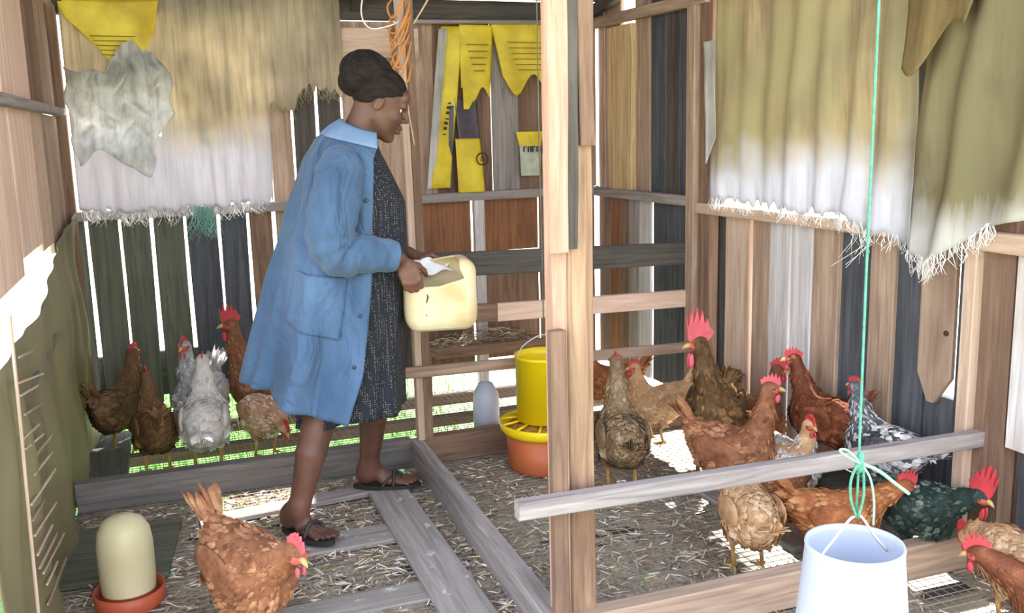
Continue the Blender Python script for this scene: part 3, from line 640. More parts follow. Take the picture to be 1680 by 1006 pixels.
# white jar drinker behind it
wj = base('jar_drinker', (1.375, 4.20, FZ), 'small white jar drinker behind the yellow feeder', 'drinker')
mb = MB(); mb.lathe([(0.0, 0.06), (0.062, 0.06), (0.065, 0.20), (0.06, 0.25), (0.035, 0.30), (0.0, 0.31)], 28); mb.build('jar', m_wh, wj, True)
mb = MB(); mb.lathe([(0.0, 0.0), (0.09, 0.0), (0.095, 0.05), (0.085, 0.05), (0.08, 0.02), (0.0, 0.02)], 28); mb.build('tray', m_or, wj, True)
mb = MB(); mb.lathe([(0.05, 0.02), (0.05, 0.07)], 20); mb.build('neck', m_or, wj, True)
# cream drinker with red tray, front left
m_cream, nt, bs = newmat('cream_translucent_plastic'); bs.inputs['Base Color'].default_value = lin('#cfc39a'); bs.inputs['Roughness'].default_value = 0.4
n1 = N(nt, 'ShaderNodeTexNoise', Scale=4.0); nt.links.new(objcoord(nt, (1, 1, 1), False), n1.inputs['Vector']); rr_ = ramp(nt, [(0.3, lin('#b8ab80')), (0.7, lin('#ddd2ae'))]); nt.links.new(n1.outputs[0], rr_.inputs[0]); nt.links.new(rr_.outputs[0], bs.inputs['Base Color'])
dk = base('bell_drinker', (-0.215, 3.12, FZ), 'cream domed drinker on a red tray at front left', 'drinker')
mb = MB(); mb.lathe([(0.083, 0.055), (0.086, 0.10), (0.086, 0.21), (0.080, 0.255), (0.062, 0.288), (0.035, 0.302), (0.0, 0.306)], 36); mb.build('dome', m_cream, dk, True)
mb = MB(); mb.lathe([(0.0, 0.0), (0.10, 0.0), (0.108, 0.012), (0.112, 0.058), (0.106, 0.060), (0.10, 0.03), (0.09, 0.02), (0.0, 0.02)], 40); mb.build('tray', plain('red_plastic', '#b5553a', 0.45, 0.4, 0.1), dk, True)
mb = MB(); mb.lathe([(0.085, 0.02), (0.086, 0.058)], 36); mb.build('neck_ring', plain('red_plastic_ring', '#a54a32', 0.45), dk, True)
# white hanging feeder on the green rope, front right
hf = base('hanging_feeder', (1.506, 1.75, 0.03), 'white bucket-shaped feeder hanging on green rope at front right', 'feeder')
mb = MB(); mb.lathe([(0.145, 0.0), (0.138, 0.06), (0.116, 0.31), (0.118, 0.318), (0.116, 0.325), (0.110, 0.322), (0.108, 0.31), (0.130, 0.05)], 44); mb.build('hopper', m_wh, hf, True)
mb = MB(); mb.lathe([(0.0, -0.03), (0.17, -0.03), (0.185, 0.02), (0.18, 0.022), (0.165, -0.018), (0.0, -0.018)], 44); mb.build('tray', plain('red_plastic_tray', '#b5443a', 0.45), hf, True)
mb = MB(); mb.tube(smooth_path([(-0.105, 0.0, 0.30), (-0.06, 0, 0.345), (-0.02, 0, 0.385), (0, 0, 0.392), (0.02, 0, 0.385), (0.06, 0, 0.33), (0.10, 0.0, 0.285)], 6), 0.0035, 6)
mb.tube([(-0.105, 0, 0.30), (-0.112, 0, 0.305)], 0.006, 6); mb.build('handle', m_metal, hf, True)
m_rope = plain('green_rope', '#5c9f88', 0.7, 0.2, 0.15, 90)
m_rope2 = plain('pale_green_rope', '#9cc4b0', 0.7, 0.2, 0.12, 90)
rp_ = base('rope', (1.506, 1.75, 0.42), 'green twine tied in a loose bow above the white feeder', 'rope')
mb = MB(); mb.tube([(0, 0, 0.0), (0.002, 0, 0.09), (0.0, 0, 0.6), (0.003, 0, 1.2), (0, 0, 2.0)], 0.0032, 7); mb.build('cord', m_rope, rp_, True)
mb = MB()
mb.tube(smooth_path([(0, -0.004, 0.0), (-0.02, -0.004, 0.05), (-0.022, -0.004, 0.10), (-0.004, -0.008, 0.145), (0.004, -0.01, 0.16)], 5), 0.0035, 6); mb.build('loop', m_rope, rp_, True); mb = MB()
mb.tube(smooth_path([(0.0, -0.008, 0.0), (0.012, -0.01, 0.06), (0.006, -0.01, 0.14)], 5), 0.0035, 6)
mb.build('loop', m_rope, rp_, True)
mb = MB(); mb.ball((0.0, -0.006, 0.135), (0.011, 0.010, 0.022)); mb.ball((0.002, -0.006, 0.155), (0.009, 0.009, 0.012)); mb.build('knot', m_rope, rp_, True)
mb = MB(); mb.tube(smooth_path([(0, -0.01, 0.14), (-0.03, -0.015, 0.155), (-0.06, -0.015, 0.175), (-0.066, -0.015, 0.185), (-0.045, -0.015, 0.18), (-0.01, -0.012, 0.15)], 6), 0.003, 6); mb.build('loose_end', m_rope2, rp_, True)
mb = MB(); mb.tube(smooth_path([(0, -0.01, 0.14), (0.05, -0.015, 0.115), (0.10, -0.02, 0.075), (0.14, -0.02, 0.045)], 6), 0.0045, 6); mb.build('loose_end', m_rope2, rp_, True)
mb = MB(); mb.tube(smooth_path([(0, -0.01, 0.14), (0.025, -0.015, 0.10), (0.037, -0.018, 0.04), (0.038, -0.018, -0.02)], 6), 0.003, 6); mb.build('loose_end', m_rope2, rp_, True)
# tangled orange twine on the thin post, looped wire under the roof
tw = base('twine_tangle', (0.99, 4.0, 1.62), 'tangle of orange twine wound on the thin post', 'twine')
mb = MB(); rt = random.Random(9)
for k in range(9):
    z = rt.uniform(0, 0.25); mb.tube(smooth_path([(0.05*math.cos(a+k)*rt.uniform(.7, 1.1), 0.035+0.05*math.sin(a+k), z+0.06*math.sin(a*1.3+k)+0.01*j) for j, a in enumerate(np.linspace(0, 7, 9))], 4), 0.0045, 5)
tag(mb.build('coil', plain('orange_twine', '#c98a4a', 0.8), tw, True), kind='stuff')
mb = MB(); mb.tube(smooth_path([(0.05, -0.0, 0.2), (0.13, -0.01, 0.33), (0.2, 0.0, 0.5)], 6), 0.004, 5); mb.build('loose_end', plain('straw_twine', '#d0b894', 0.8), tw, True); mb = MB(); mb.tube(smooth_path([(0.0, -0.01, 0.0), (0.01, -0.01, -0.15), (0.03, -0.01, -0.3)], 6), 0.003, 5)
mb.build('loose_end', plain('pale_twine', '#d8c0a0', 0.8), tw, True)
lw = base('wire_loop', (0.83, 4.0, 1.80), 'thin white wire loop hanging beside the thin post', 'wire')
mb = MB(); mb.tube(smooth_path([(0.06, 0, 0.3), (0.0, 0, 0.12), (-0.005, 0, 0.04), (0.03, 0, 0.0), (0.1, 0.0, 0.01), (0.15, 0.01, 0.03)], 8), 0.003, 5); mb.build('wire', m_thread, lw, True)
# ================================================================== smooth solid builder (distance field -> one continuous mesh)
class Solid:
    def __init__(s): s.ops = []
    def cone(s, a, b, r1, r2, k=0.02): s.ops.append(('c', np.array(a, np.float32), np.array(b, np.float32), r1, r2, k)); return s
    def ell(s, c, rr, k=0.02, rot=None, sub=False):
        R_ = np.eye(3, dtype=np.float32) if rot is None else np.array(rot.to_3x3().transposed(), np.float32)
        s.ops.append(('e', np.array(c, np.float32), np.array(rr, np.float32), R_, sub, k)); return s
    def path(s, pts, rad, k=0.015):
        for i in range(len(pts)-1): s.cone(pts[i], pts[i+1], rad[i], rad[i+1], k if i == 0 else 0.006)
        return s
    def fn(s, f_): s.ops.append(('f', f_)); return s
    def __call__(s, P):
        D = np.full(len(P), 9.0, np.float32)
        for o in s.ops:
            if o[0] == 'f': D = o[1](P, D); continue
            if o[0] == 'c':
                _, a, b, r1, r2, k = o; ba = b-a; pa = P-a
                h = np.clip((pa@ba)/max(float(ba@ba), 1e-9), 0, 1); q = np.linalg.norm(pa-h[:, None]*ba, axis=1)-(r1+(r2-r1)*h); sub = False
            else:
                _, c, rr, R_, sub, k = o; p = (P-c)@R_.T; k0 = np.linalg.norm(p/rr, axis=1); k1 = np.linalg.norm(p/(rr*rr), axis=1)+1e-6; q = k0*(k0-1)/k1
            if sub:
                h = np.clip(0.5-0.5*(D+q)/k, 0, 1); D = D*(1-h)-q*h+k*h*(1-h)
            else:
                h = np.clip(0.5+0.5*(q-D)/k, 0, 1); D = q*(1-h)+D*h-k*h*(1-h)
        return D
def solid_mesh(sd, lo, hi, h):
    lo = np.array(lo, float); hi = np.array(hi, float); n = (np.ceil((hi-lo)/(4*h)).astype(int))*4+1
    nc = (n-1)//4+1
    ax = [lo[i]+np.arange(nc[i])*4*h for i in range(3)]
    Pc = np.stack(np.meshgrid(*ax, indexing='ij'), -1).reshape(-1, 3).astype(np.float32); Dc = sd(Pc).reshape(nc)
    up = Dc
    for i in range(3): up = np.repeat(up, 4, axis=i)
    D = np.pad(up, [(2, 2)]*3, mode='edge')[tuple(slice(0+0, n[i]) for i in range(3))] if False else None
    D = np.empty(n, np.float32); ii = [np.minimum((np.arange(n[i])+2)//4, nc[i]-1) for i in range(3)]
    D[:] = Dc[np.ix_(*ii)]
    sel = np.abs(D) < 4*h*2.2+0.012
    I = np.argwhere(sel); D[sel] = sd((lo+I*h).astype(np.float32))
    ins = D < 0; cnt = np.zeros(n-1, np.int8)
    for dx in (0, 1):
        for dy in (0, 1):
            for dz in (0, 1): cnt += ins[dx:n[0]-1+dx, dy:n[1]-1+dy, dz:n[2]-1+dz]
    C = np.argwhere((cnt > 0) & (cnt < 8)); vid = np.full(n-1, -1, np.int32); vid[tuple(C.T)] = np.arange(len(C))
    off = np.array([(a, b, c) for a in (0, 1) for b in (0, 1) for c in (0, 1)]); val = np.stack([D[tuple((C+o).T)] for o in off], 1)
    acc = np.zeros((len(C), 3)); num = np.zeros(len(C))
    for i in range(8):
        for j in range(i+1, 8):
            if np.abs(off[i]-off[j]).sum() != 1: continue
            a, b = val[:, i], val[:, j]; mk = (a < 0) != (b < 0); t = np.where(mk, a/np.where(mk, a-b, 1), 0)
            acc += np.where(mk[:, None], off[i]+t[:, None]*(off[j]-off[i]), 0); num += mk
    V = lo+(C+acc/num[:, None])*h; Q = []
    for axx in range(3):
        o1, o2 = (axx+1) % 3, (axx+2) % 3
        A = ins.take(range(0, n[axx]-1), axx); B = ins.take(range(1, n[axx]), axx); E_ = np.argwhere(A != B)
        E_ = E_[(E_[:, o1] > 0) & (E_[:, o2] > 0) & (E_[:, o1] < n[o1]-1) & (E_[:, o2] < n[o2]-1)]
        e1 = np.zeros(3, int); e1[o1] = 1; e2 = np.zeros(3, int); e2[o2] = 1
        q = np.stack([vid[tuple((E_-e1-e2).T)], vid[tuple((E_-e2).T)], vid[tuple(E_.T)], vid[tuple((E_-e1).T)]], 1)
        fl_ = A[tuple(E_.T)]; q[~fl_] = q[~fl_][:, ::-1]; Q.append(q)
    return V, np.concatenate(Q)

# ================================================================== the woman
PL = (0.58, 3.526, -0.09); PA = math.radians(-9.2)
pw = empty('person', PL, PA, label='woman in a blue work coat and dotted dress carrying a cream container', cat='person')
m_skin, nt, bs = newmat('dark_skin'); L = nt.links.new
n1 = N(nt, 'ShaderNodeTexNoise', Scale=9.0, Detail=4.0); L(objcoord(nt, (1, 1, 1), False), n1.inputs['Vector']); rr_ = ramp(nt, [(0.3, lin('#4e352b')), (0.7, lin('#744e3e'))]); L(n1.outputs[0], rr_.inputs[0]); L(rr_.outputs[0], bs.inputs['Base Color'])
bs.inputs['Roughness'].default_value = 0.5; bs.inputs['Specular IOR Level'].default_value = 0.45
HC = Vector((0.195, 0.0, 1.572)); HR = Matrix.Rotation(math.radians(24), 4, 'Y')
def hd(x, y, z): return tuple(HC + HR @ Vector((x, y, z)))
B = Solid()
# torso and neck
B.cone((0.0, 0, 0.86), (0.05, 0, 1.12), 0.13, 0.115, 0.05).cone((0.05, 0, 1.12), (0.055, 0, 1.30), 0.115, 0.10, 0.05)
for s in (-1, 1): B.cone((0.05, 0.05*s, 1.33), (0.035, 0.15*s, 1.345), 0.07, 0.058, 0.05).ell((0.135, 0.065*s, 1.20), (0.075, 0.07, 0.075), 0.04)
B.cone((0.06, 0, 1.37), hd(-0.035, 0, -0.07), 0.062, 0.054, 0.035)
# head
B.ell(hd(-0.015, 0, 0.028), (0.098, 0.077, 0.092), 0.03, HR).ell(hd(0.03, 0, -0.045), (0.066, 0.060, 0.082), 0.03, HR)
B.cone(hd(0.0, 0.047, -0.06), hd(0.066, 0.014, -0.108), 0.016, 0.018, 0.02).cone(hd(0.0, -0.047, -0.06), hd(0.066, -0.014, -0.108), 0.016, 0.018, 0.02)
B.ell(hd(0.074, 0, -0.108), (0.018, 0.02, 0.016), 0.015, HR)
B.ell(hd(0.078, 0, 0.045), (0.018, 0.05, 0.03), 0.02, HR).ell(hd(0.086, 0.0, 0.014), (0.013, 0.045, 0.010), 0.012, HR)
for s in (-1, 1):
    B.ell(hd(0.092, 0.030*s, -0.004), (0.014, 0.015, 0.010), 0.012, HR, True)
    B.ell(hd(0.062, 0.038*s, -0.032), (0.026, 0.020, 0.018), 0.02, HR)
    B.ell(hd(-0.008, 0.075*s, -0.012), (0.017, 0.009, 0.029), 0.006, HR @ Matrix.Rotation(0.25, 4, 'Y')).ell(hd(-0.004, 0.085*s, -0.008), (0.008, 0.006, 0.015), 0.004, HR, True)
B.cone(hd(0.090, 0, 0.012), hd(0.112, 0, -0.026), 0.008, 0.012, 0.012)
for s in (-1, 1): B.ell(hd(0.103, 0.013*s, -0.033), (0.011, 0.009, 0.008), 0.006, HR)
B.ell(hd(0.097, 0, -0.062), (0.014, 0.025, 0.008), 0.008, HR).ell(hd(0.094, 0, -0.077), (0.014, 0.022, 0.009), 0.008, HR).ell(hd(0.112, 0, -0.0695), (0.010, 0.024, 0.0018), 0.003, HR, True)
# arms
B.path([(0.035, -0.17, 1.35), (-0.02, -0.235, 1.075), (0.10, -0.225, 1.045), (0.222, -0.205, 1.02)], [0.055, 0.042, 0.038, 0.026], 0.04)
B.path([(0.035, 0.17, 1.35), (0.0, 0.225, 1.09), (0.17, 0.15, 1.03), (0.28, 0.085, 1.0)], [0.055, 0.042, 0.036, 0.026], 0.04)
# near hand closed on the rim of the container
B.ell((0.250, -0.198, 0.972), (0.036, 0.016, 0.046), 0.02, Matrix.Rotation(-0.3, 4, 'Y'))
for i, (u_, z_) in enumerate(((0.290, 0.950), (0.272, 0.940), (0.253, 0.936), (0.235, 0.940))):
    l_ = (0.95, 1.0, 0.95, 0.8)[i]
    B.path([(u_-0.008, -0.202, z_+0.022), (u_+0.002, -0.203, z_-0.012), (u_+0.008, -0.192, z_-0.012-0.028*l_), (u_+0.012, -0.168, z_-0.012-0.034*l_)], [0.0105, 0.0100, 0.0090, 0.0075], 0.008)
B.path([(0.262, -0.196, 0.995), (0.292, -0.186, 0.985), (0.312, -0.170, 0.965), (0.322, -0.152, 0.945)], [0.014, 0.0115, 0.010, 0.008], 0.012)
# far hand on the far rim
B.ell((0.315, 0.068, 0.99), (0.045, 0.034, 0.017), 0.02, Matrix.Rotation(0.2, 4, 'Y'))
for i in range(4):
    v_ = 0.095-0.018*i; B.path([(0.335, v_, 0.99), (0.365, v_-0.004, 0.995), (0.39, v_-0.008, 0.98), (0.396, v_-0.01, 0.958)], [0.0105, 0.0098, 0.009, 0.0075], 0.008)
B.path([(0.305, 0.045, 0.985), (0.325, 0.025, 0.985), (0.345, 0.015, 0.972)], [0.013, 0.011, 0.008], 0.012)
# legs and feet
B.path([(0.0, -0.085, 0.84), (-0.075, -0.13, 0.48), (-0.130, -0.165, 0.31), (-0.188, -0.185, 0.095)], [0.095, 0.062, 0.056, 0.036], 0.05)
B.path([(0.0, 0.085, 0.84), (0.115, 0.15, 0.48), (0.112, 0.19, 0.31), (0.088, 0.245, 0.095)], [0.095, 0.062, 0.056, 0.036], 0.05)
def foot(heel, toe):
    h_ = Vector(heel+(0,)); t_ = Vector(toe+(0,)); a = (t_-h_); l = a.length; a.normalize(); b = Vector((-a.y, a.x, 0))
    q = lambda x, y, z: tuple(h_+a*(x*l)+b*y+Vector((0, 0, z)))
    B.cone(q(0.14, 0, 0.048), q(0.24, 0, 0.085), 0.030, 0.034, 0.03).cone(q(0.2, 0, 0.07), q(0.62, 0, 0.040), 0.034, 0.020, 0.03)
    B.cone(q(0.45, 0.022, 0.035), q(0.76, 0.020, 0.030), 0.018, 0.016, 0.02).cone(q(0.45, -0.020, 0.035), q(0.74, -0.022, 0.028), 0.018, 0.014, 0.02)
    for i in range(5):
        y = 0.034-0.017*i; e = (0.98, 1.0, 0.96, 0.92, 0.86)[i]; r_ = (0.0115, 0.009, 0.0085, 0.008, 0.0075)[i]
        B.cone(q(0.74, y*0.9, 0.028), q(e, y*1.1, 0.024), r_+0.001, r_, 0.008)
    return q
q1 = foot((-0.245, -0.120), (-0.075, -0.285)); q2 = foot((0.035, 0.262), (0.285, 0.218))
B.cone((-0.188, -0.185, 0.11), q1(0.17, 0, 0.075), 0.034, 0.036, 0.03); B.cone((0.088, 0.245, 0.11), q2(0.17, 0, 0.075), 0.034, 0.036, 0.03)
Vb, Fb = solid_mesh(B, (-0.34, -0.36, 0.004), (0.46, 0.34, 1.72), 0.0045)
mobj('body', Vb, Fb, m_skin, pw)
m_eye = plain('eye_white', '#d9d2cc', 0.2); m_iris = plain('dark_iris', '#1e1512', 0.15)
for s in (-1, 1):
    mb = MB(); mb.ball(hd(0.070, 0.030*s, -0.004), 0.0125, 14, 10); e_ = mb.build('eye', m_eye, pw, True)
    mb = MB(); mb.ball(hd(0.0785, 0.0305*s, -0.006), (0.0055, 0.0065, 0.0065), 10, 6); mb.build('iris', m_iris, e_, True)
# hair: cap of braids and a big bun
m_hair, nt, bs = newmat('braided_hair'); L = nt.links.new
wv = N(nt, 'ShaderNodeTexNoise', Scale=90.0, Detail=6.0, Roughness=0.7, Distortion=0.6); L(objcoord(nt, (0.35, 1, 1), False), wv.inputs['Vector'])
rr_ = ramp(nt, [(0.3, lin('#15100e')), (0.6, lin('#2a2220')), (0.8, lin('#453b37'))]); L(wv.outputs[0], rr_.inputs[0]); L(rr_.outputs[0], bs.inputs['Base Color']); bs.inputs['Roughness'].default_value = 0.75; bs.inputs['Specular IOR Level'].default_value = 0.2
bump(nt, bs, wv.outputs[0], 0.7, 0.006)
Hs = Solid(); Hs.ell(hd(-0.018, 0, 0.033), (0.103, 0.083, 0.094), 0.02, HR)
def cut_face(P, D):
    p = (P-np.array(HC, np.float32))@np.array(HR.to_3x3(), np.float32)
    x, z = p[:, 0], p[:, 2]
    line = np.where(x > 0.0, (z-0.012-0.55*(x-0.0)), (z-0.012-0.9*x*0.9))   # above the ear line, sloping up to the forehead and down to the nape
    D = np.maximum(D, -line*0.8)
    rid = 0.0016*np.sin(np.arctan2(p[:, 1], z+0.03)*24)
    return D+rid
Hs.fn(cut_face)
Vh, Fh = solid_mesh(Hs, (0.0, -0.13, 1.38), (0.36, 0.13, 1.76), 0.0045)
hr_ = mobj('hair', Vh, Fh, m_hair, pw)
Hb = Solid(); Hb.ell((0.143, 0, 1.682), (0.091, 0.082, 0.078), 0.02).ell((0.10, 0, 1.645), (0.05, 0.055, 0.05), 0.03).ell((0.20, 0, 1.66), (0.04, 0.05, 0.05), 0.03)
def twirl(P, D):
    a = np.arctan2(P[:, 1], P[:, 0]-0.145); return D+0.004*np.sin(a*7+(P[:, 2]-1.6)*60)
Hb.fn(twirl); V_, F_ = solid_mesh(Hb, (0.02, -0.13, 1.55), (0.28, 0.13, 1.80), 0.006); mobj('bun', V_, F_, m_hair, hr_)

# dress
m_dress, nt, bs = newmat('black_dotted_dress'); L = nt.links.new
vo = N(nt, 'ShaderNodeTexVoronoi', Scale=120.0); vo.inputs['Randomness'].default_value = 0.35; L(objcoord(nt, (1, 1, 1), False), vo.inputs['Vector'])
rr_ = ramp(nt, [(0.20, lin('#948e88')), (0.27, lin('#2a2c33'))]); L(vo.outputs['Distance'], rr_.inputs[0]); L(rr_.outputs[0], bs.inputs['Base Color']); bs.inputs['Roughness'].default_value = 0.8; bs.inputs['Specular IOR Level'].default_value = 0.2
DT = [(1.425, 0.105, 0.070, 0.070), (1.39, 0.10, 0.085, 0.10), (1.35, 0.095, 0.11, 0.15), (1.21, 0.105, 0.162, 0.170), (1.05, 0.100, 0.169, 0.165), (0.90, 0.085, 0.170, 0.18), (0.766, 0.068, 0.174, 0.19), (0.60, 0.045, 0.186, 0.20), (0.40, 0.022, 0.203, 0.215)]
def dress(s, t):
    a = s*2*math.pi; zb = 0.41+0.02*math.cos(a); z = 1.425+(zb-1.425)*t
    uc, A, Bw = interp(DT, z); k = 1+t*t*0.05*math.sin(9*a+1)+t*t*0.03*math.sin(15*a)
    return (uc+A*math.cos(a)*k, Bw*math.sin(a)*k, z+0.012*math.sin(a*3)*t)
cloth('dress', dress, 96, 50, m_dress, None, 0.003).parent = pw

# coat
m_coat, nt, bs = newmat('blue_cotton_coat'); L = nt.links.new
n1 = N(nt, 'ShaderNodeTexNoise', Scale=5.0, Detail=4.0); L(objcoord(nt, (1, 1, 0.4), False), n1.inputs['Vector']); rr_ = ramp(nt, [(0.3, lin('#39516d')), (0.7, lin('#5b7596'))]); L(n1.outputs[0], rr_.inputs[0]); L(rr_.outputs[0], bs.inputs['Base Color'])
bs.inputs['Roughness'].default_value = 0.85; bs.inputs['Specular IOR Level'].default_value = 0.15; bs.inputs['Sheen Weight'].default_value = 0.15
n2 = N(nt, 'ShaderNodeTexNoise', Scale=7.0, Detail=3.0, Distortion=1.2); L(objcoord(nt, (1, 1, 0.55), False), n2.inputs['Vector']); bump(nt, bs, n2.outputs[0], 0.9, 0.06)
UB = [(1.50, 0.052), (1.452, -0.040), (1.37, -0.095), (1.289, -0.124), (1.068, -0.193), (0.798, -0.277), (0.565, -0.353), (0.36, -0.415)]
UF = [(1.50, 0.165), (1.42, 0.170), (1.371, 0.150), (0.9, 0.115), (0.61, 0.070), (0.41, 0.0), (0.3, -0.03)]
BW = [(1.50, 0.066), (1.46, 0.110), (1.42, 0.160), (1.38, 0.188), (1.30, 0.204), (1.05, 0.212), (0.8, 0.236), (0.565, 0.262), (0.36, 0.285)]
PHI = math.radians(101)
def coat_pt(phi, t, off=0.0):
    c = math.cos(phi); zt = 1.455+0.045*c; k = (1-math.cos(phi))/2/((1-math.cos(PHI))/2)
    zb = 0.568-0.142*k+0.006*math.sin(phi*6); z = zt+(zb-zt)*t
    ub = interp(UB, z)[0]; uf = interp(UF, z)[0]; bw = interp(BW, z)[0]; A = (uf-ub)/1.19; uc = ub+A
    am = 0.002+0.030*max(0, t-0.10)**1.2
    dr = am*(math.sin(6.5*phi+1.1+1.1*t)+0.55*math.sin(11*phi+2.5-2*t)+0.3*math.sin(19*phi+4*t))+0.004*math.sin(phi*5+t*24)*math.exp(-((t-0.42)/0.2)**2)+off
    n_ = Vector((-math.cos(phi)*bw, math.sin(phi)*A, 0)).normalized()
    return Vector((uc-A*math.cos(phi), bw*math.sin(phi), z))+n_*dr
ct = cloth('coat', lambda s, t: tuple(coat_pt(-PHI+2*PHI*s, t)), 130, 80, m_coat, None, 0.004); ct.parent = pw
def collar(s, t):
    p = coat_pt(-PHI+2*PHI*s, 0.0); q = coat_pt(-PHI+2*PHI*s, 0.040, 0.010)
    if t < 0.4: return tuple(p+Vector((0, 0, 0.016*(t/0.4))))
    a = (t-0.4)/0.6; top = p+Vector((0, 0, 0.016)); return tuple(top.lerp(q, a)+Vector((0, 0, 0.006*math.sin(a*3.14))))
cloth('collar', collar, 70, 10, plain('pale_blue_collar', '#7690b0', 0.85, 0.1), None, 0.004).parent = ct
def pocket(s, t):
    ph = math.radians(-84+40*s); return tuple(coat_pt(ph, 0.50+0.22*t+0.03*s*(1-t), 0.009+0.010*math.sin(s*3.14)*(1-t)))
cloth('pocket', pocket, 24, 20, m_coat, None, 0.004).parent = ct
m_btn = plain('dark_button', '#3b4658', 0.4)
for t in (0.22, 0.42, 0.62, 0.80):
    mb = MB(); mb.ball(coat_pt(-PHI+0.10, t, 0.006), (0.008, 0.004, 0.008), 8, 5); mb.build('button', m_btn, ct, True)
def sleeve(pts, rad, seed):
    P_ = smooth_path(pts, 10); n = len(P_); R_ = [float(np.interp(i/(n-1), np.linspace(0, 1, len(rad)), rad)) for i in range(n)]
    V = []; k = 30; prev = None; rs = random.Random(seed)
    for i, p in enumerate(P_):
        t = (P_[min(i+1, n-1)]-P_[max(i-1, 0)]).normalized()
        u = t.cross(Vector((0, 1, 0))) if prev is None else prev-t*prev.dot(t); u.normalize(); prev = u; v = t.cross(u); f_ = i/(n-1)
        for j in range(k):
            a = 2*math.pi*j/k; w_ = 0.055*math.sin(i*1.25+1.6*math.sin(a+seed)+a)*math.exp(-((f_-0.52)/0.24)**2)+0.03*math.sin(i*0.6+a*2+seed)
            V.append(p+(u*math.cos(a)+v*math.sin(a))*R_[i]*(1+w_))
    F = [(i*k+j, i*k+(j+1) % k, (i+1)*k+(j+1) % k, (i+1)*k+j) for i in range(n-1) for j in range(k)]
    o = mobj('sleeve', V, F, m_coat, ct); o.modifiers.new('thickness', 'SOLIDIFY').thickness = 0.004
sleeve([(0.035, -0.125, 1.385), (0.032, -0.185, 1.34), (0.012, -0.225, 1.24), (-0.012, -0.245, 1.12), (0.012, -0.245, 1.050), (0.085, -0.235, 1.045), (0.16, -0.220, 1.035), (0.212, -0.208, 1.026)], [0.05, 0.082, 0.088, 0.088, 0.082, 0.070, 0.062, 0.055], 1)
sleeve([(0.035, 0.125, 1.385), (0.032, 0.185, 1.34), (0.02, 0.22, 1.24), (0.0, 0.235, 1.13), (0.035, 0.225, 1.06), (0.11, 0.185, 1.045), (0.19, 0.14, 1.025), (0.24, 0.11, 1.015)], [0.05, 0.082, 0.086, 0.082, 0.075, 0.066, 0.06, 0.053], 2)
# sandals
m_sole = plain('dark_rubber', '#2c2724', 0.7); m_strap = plain('dark_strap', '#3a3030', 0.5)
for q in (q1, q2):
    V = []; outl = []
    for i in range(28):
        a = 2*math.pi*i/28; x_ = 0.5+0.56*math.cos(a); y_ = (0.042+0.008*math.cos(a))*math.sin(a)*(1-0.12*math.cos(2*a)); outl.append((x_, y_))
    V = [q(x_, y_, 0.0) for x_, y_ in outl]+[q(x_, y_, 0.016) for x_, y_ in outl]
    F = [tuple(range(28))[::-1], tuple(range(28, 56))]+[(i, (i+1) % 28, 28+(i+1) % 28, 28+i) for i in range(28)]
    so_ = mobj('sandal', V, F, m_sole, pw, False)
    mb = MB()
    for s in (-1, 1): mb.tube(smooth_path([q(0.80, 0.024, 0.024), q(0.70, 0.016+0.012*s, 0.052), q(0.56, 0.034*s, 0.050), q(0.42, 0.050*s, 0.014)], 6), 0.006, 6)
    mb.tube(smooth_path([q(0.62, -0.046, 0.016), q(0.63, -0.02, 0.060), q(0.64, 0.02, 0.060), q(0.62, 0.046, 0.016)], 6), 0.008, 6)
    mb.build('strap', m_strap, so_, True)

# container in her hands
jc = empty('cut_jerrycan', PL, PA, label='cream jerrycan cut open on top held in her hands', cat='container')
m_can, nt, bs = newmat('cream_plastic'); L = nt.links.new
n1 = N(nt, 'ShaderNodeTexNoise', Scale=6.0, Detail=5.0); L(objcoord(nt, (1, 1, 1), False), n1.inputs['Vector']); rr_ = ramp(nt, [(0.35, lin('#c8b080')), (0.6, lin('#e0d2ae'))]); L(n1.outputs[0], rr_.inputs[0]); L(rr_.outputs[0], bs.inputs['Base Color']); bs.inputs['Roughness'].default_value = 0.4
bs.inputs['Subsurface Weight'].default_value = 0.2; bs.inputs['Subsurface Radius'].default_value = (0.03, 0.025, 0.015)
def can_fn(P, D):
    c = np.array((0.375, -0.075, 0.865), np.float32); hb = np.array((0.130, 0.100, 0.130), np.float32)-0.048
    q = np.abs(P-c)-hb; box = np.linalg.norm(np.maximum(q, 0), axis=1)+np.minimum(q.max(1), 0)-0.048
    box = box+0.004*np.sin((P[:, 2]-0.73)*52)*(np.abs(P[:, 2]-0.80) < 0.05)*0.3
    shell = np.abs(box)-0.0042
    z, v, u = P[:, 2], P[:, 1], P[:, 0]
    cut = np.maximum(-(z-(0.905+0.42*(v+0.175)+0.25*np.maximum(u-0.36, 0)))*0.9, u-(0.452+0.010*np.sin(z*50)))
    return np.maximum(shell, -cut)
V_, F_ = solid_mesh(Solid().fn(can_fn), (0.235, -0.19, 0.725), (0.52, 0.045, 1.01), 0.0042); mobj('can', V_, F_, m_can, jc)
mb = MB(); g_ = 14; Vg = []
for j in range(g_+1):
    for i in range(g_+1):
        a, b = i/g_*2-1, j/g_*2-1; Vg.append((0.375+a*0.120, -0.075+b*0.088, 0.868+0.05*(i/g_)-0.01+0.012*math.sin(i*1.7)*math.cos(j*1.3)-0.02*(a*a+b*b)))
mb.add(Vg, [(j*(g_+1)+i, j*(g_+1)+i+1, (j+1)*(g_+1)+i+1, (j+1)*(g_+1)+i) for j in range(g_) for i in range(g_)]); mb.build('feed', plain('yellow_maize_meal', '#d9b24a', 0.95, 0.1, 0.25, 40), jc, True)
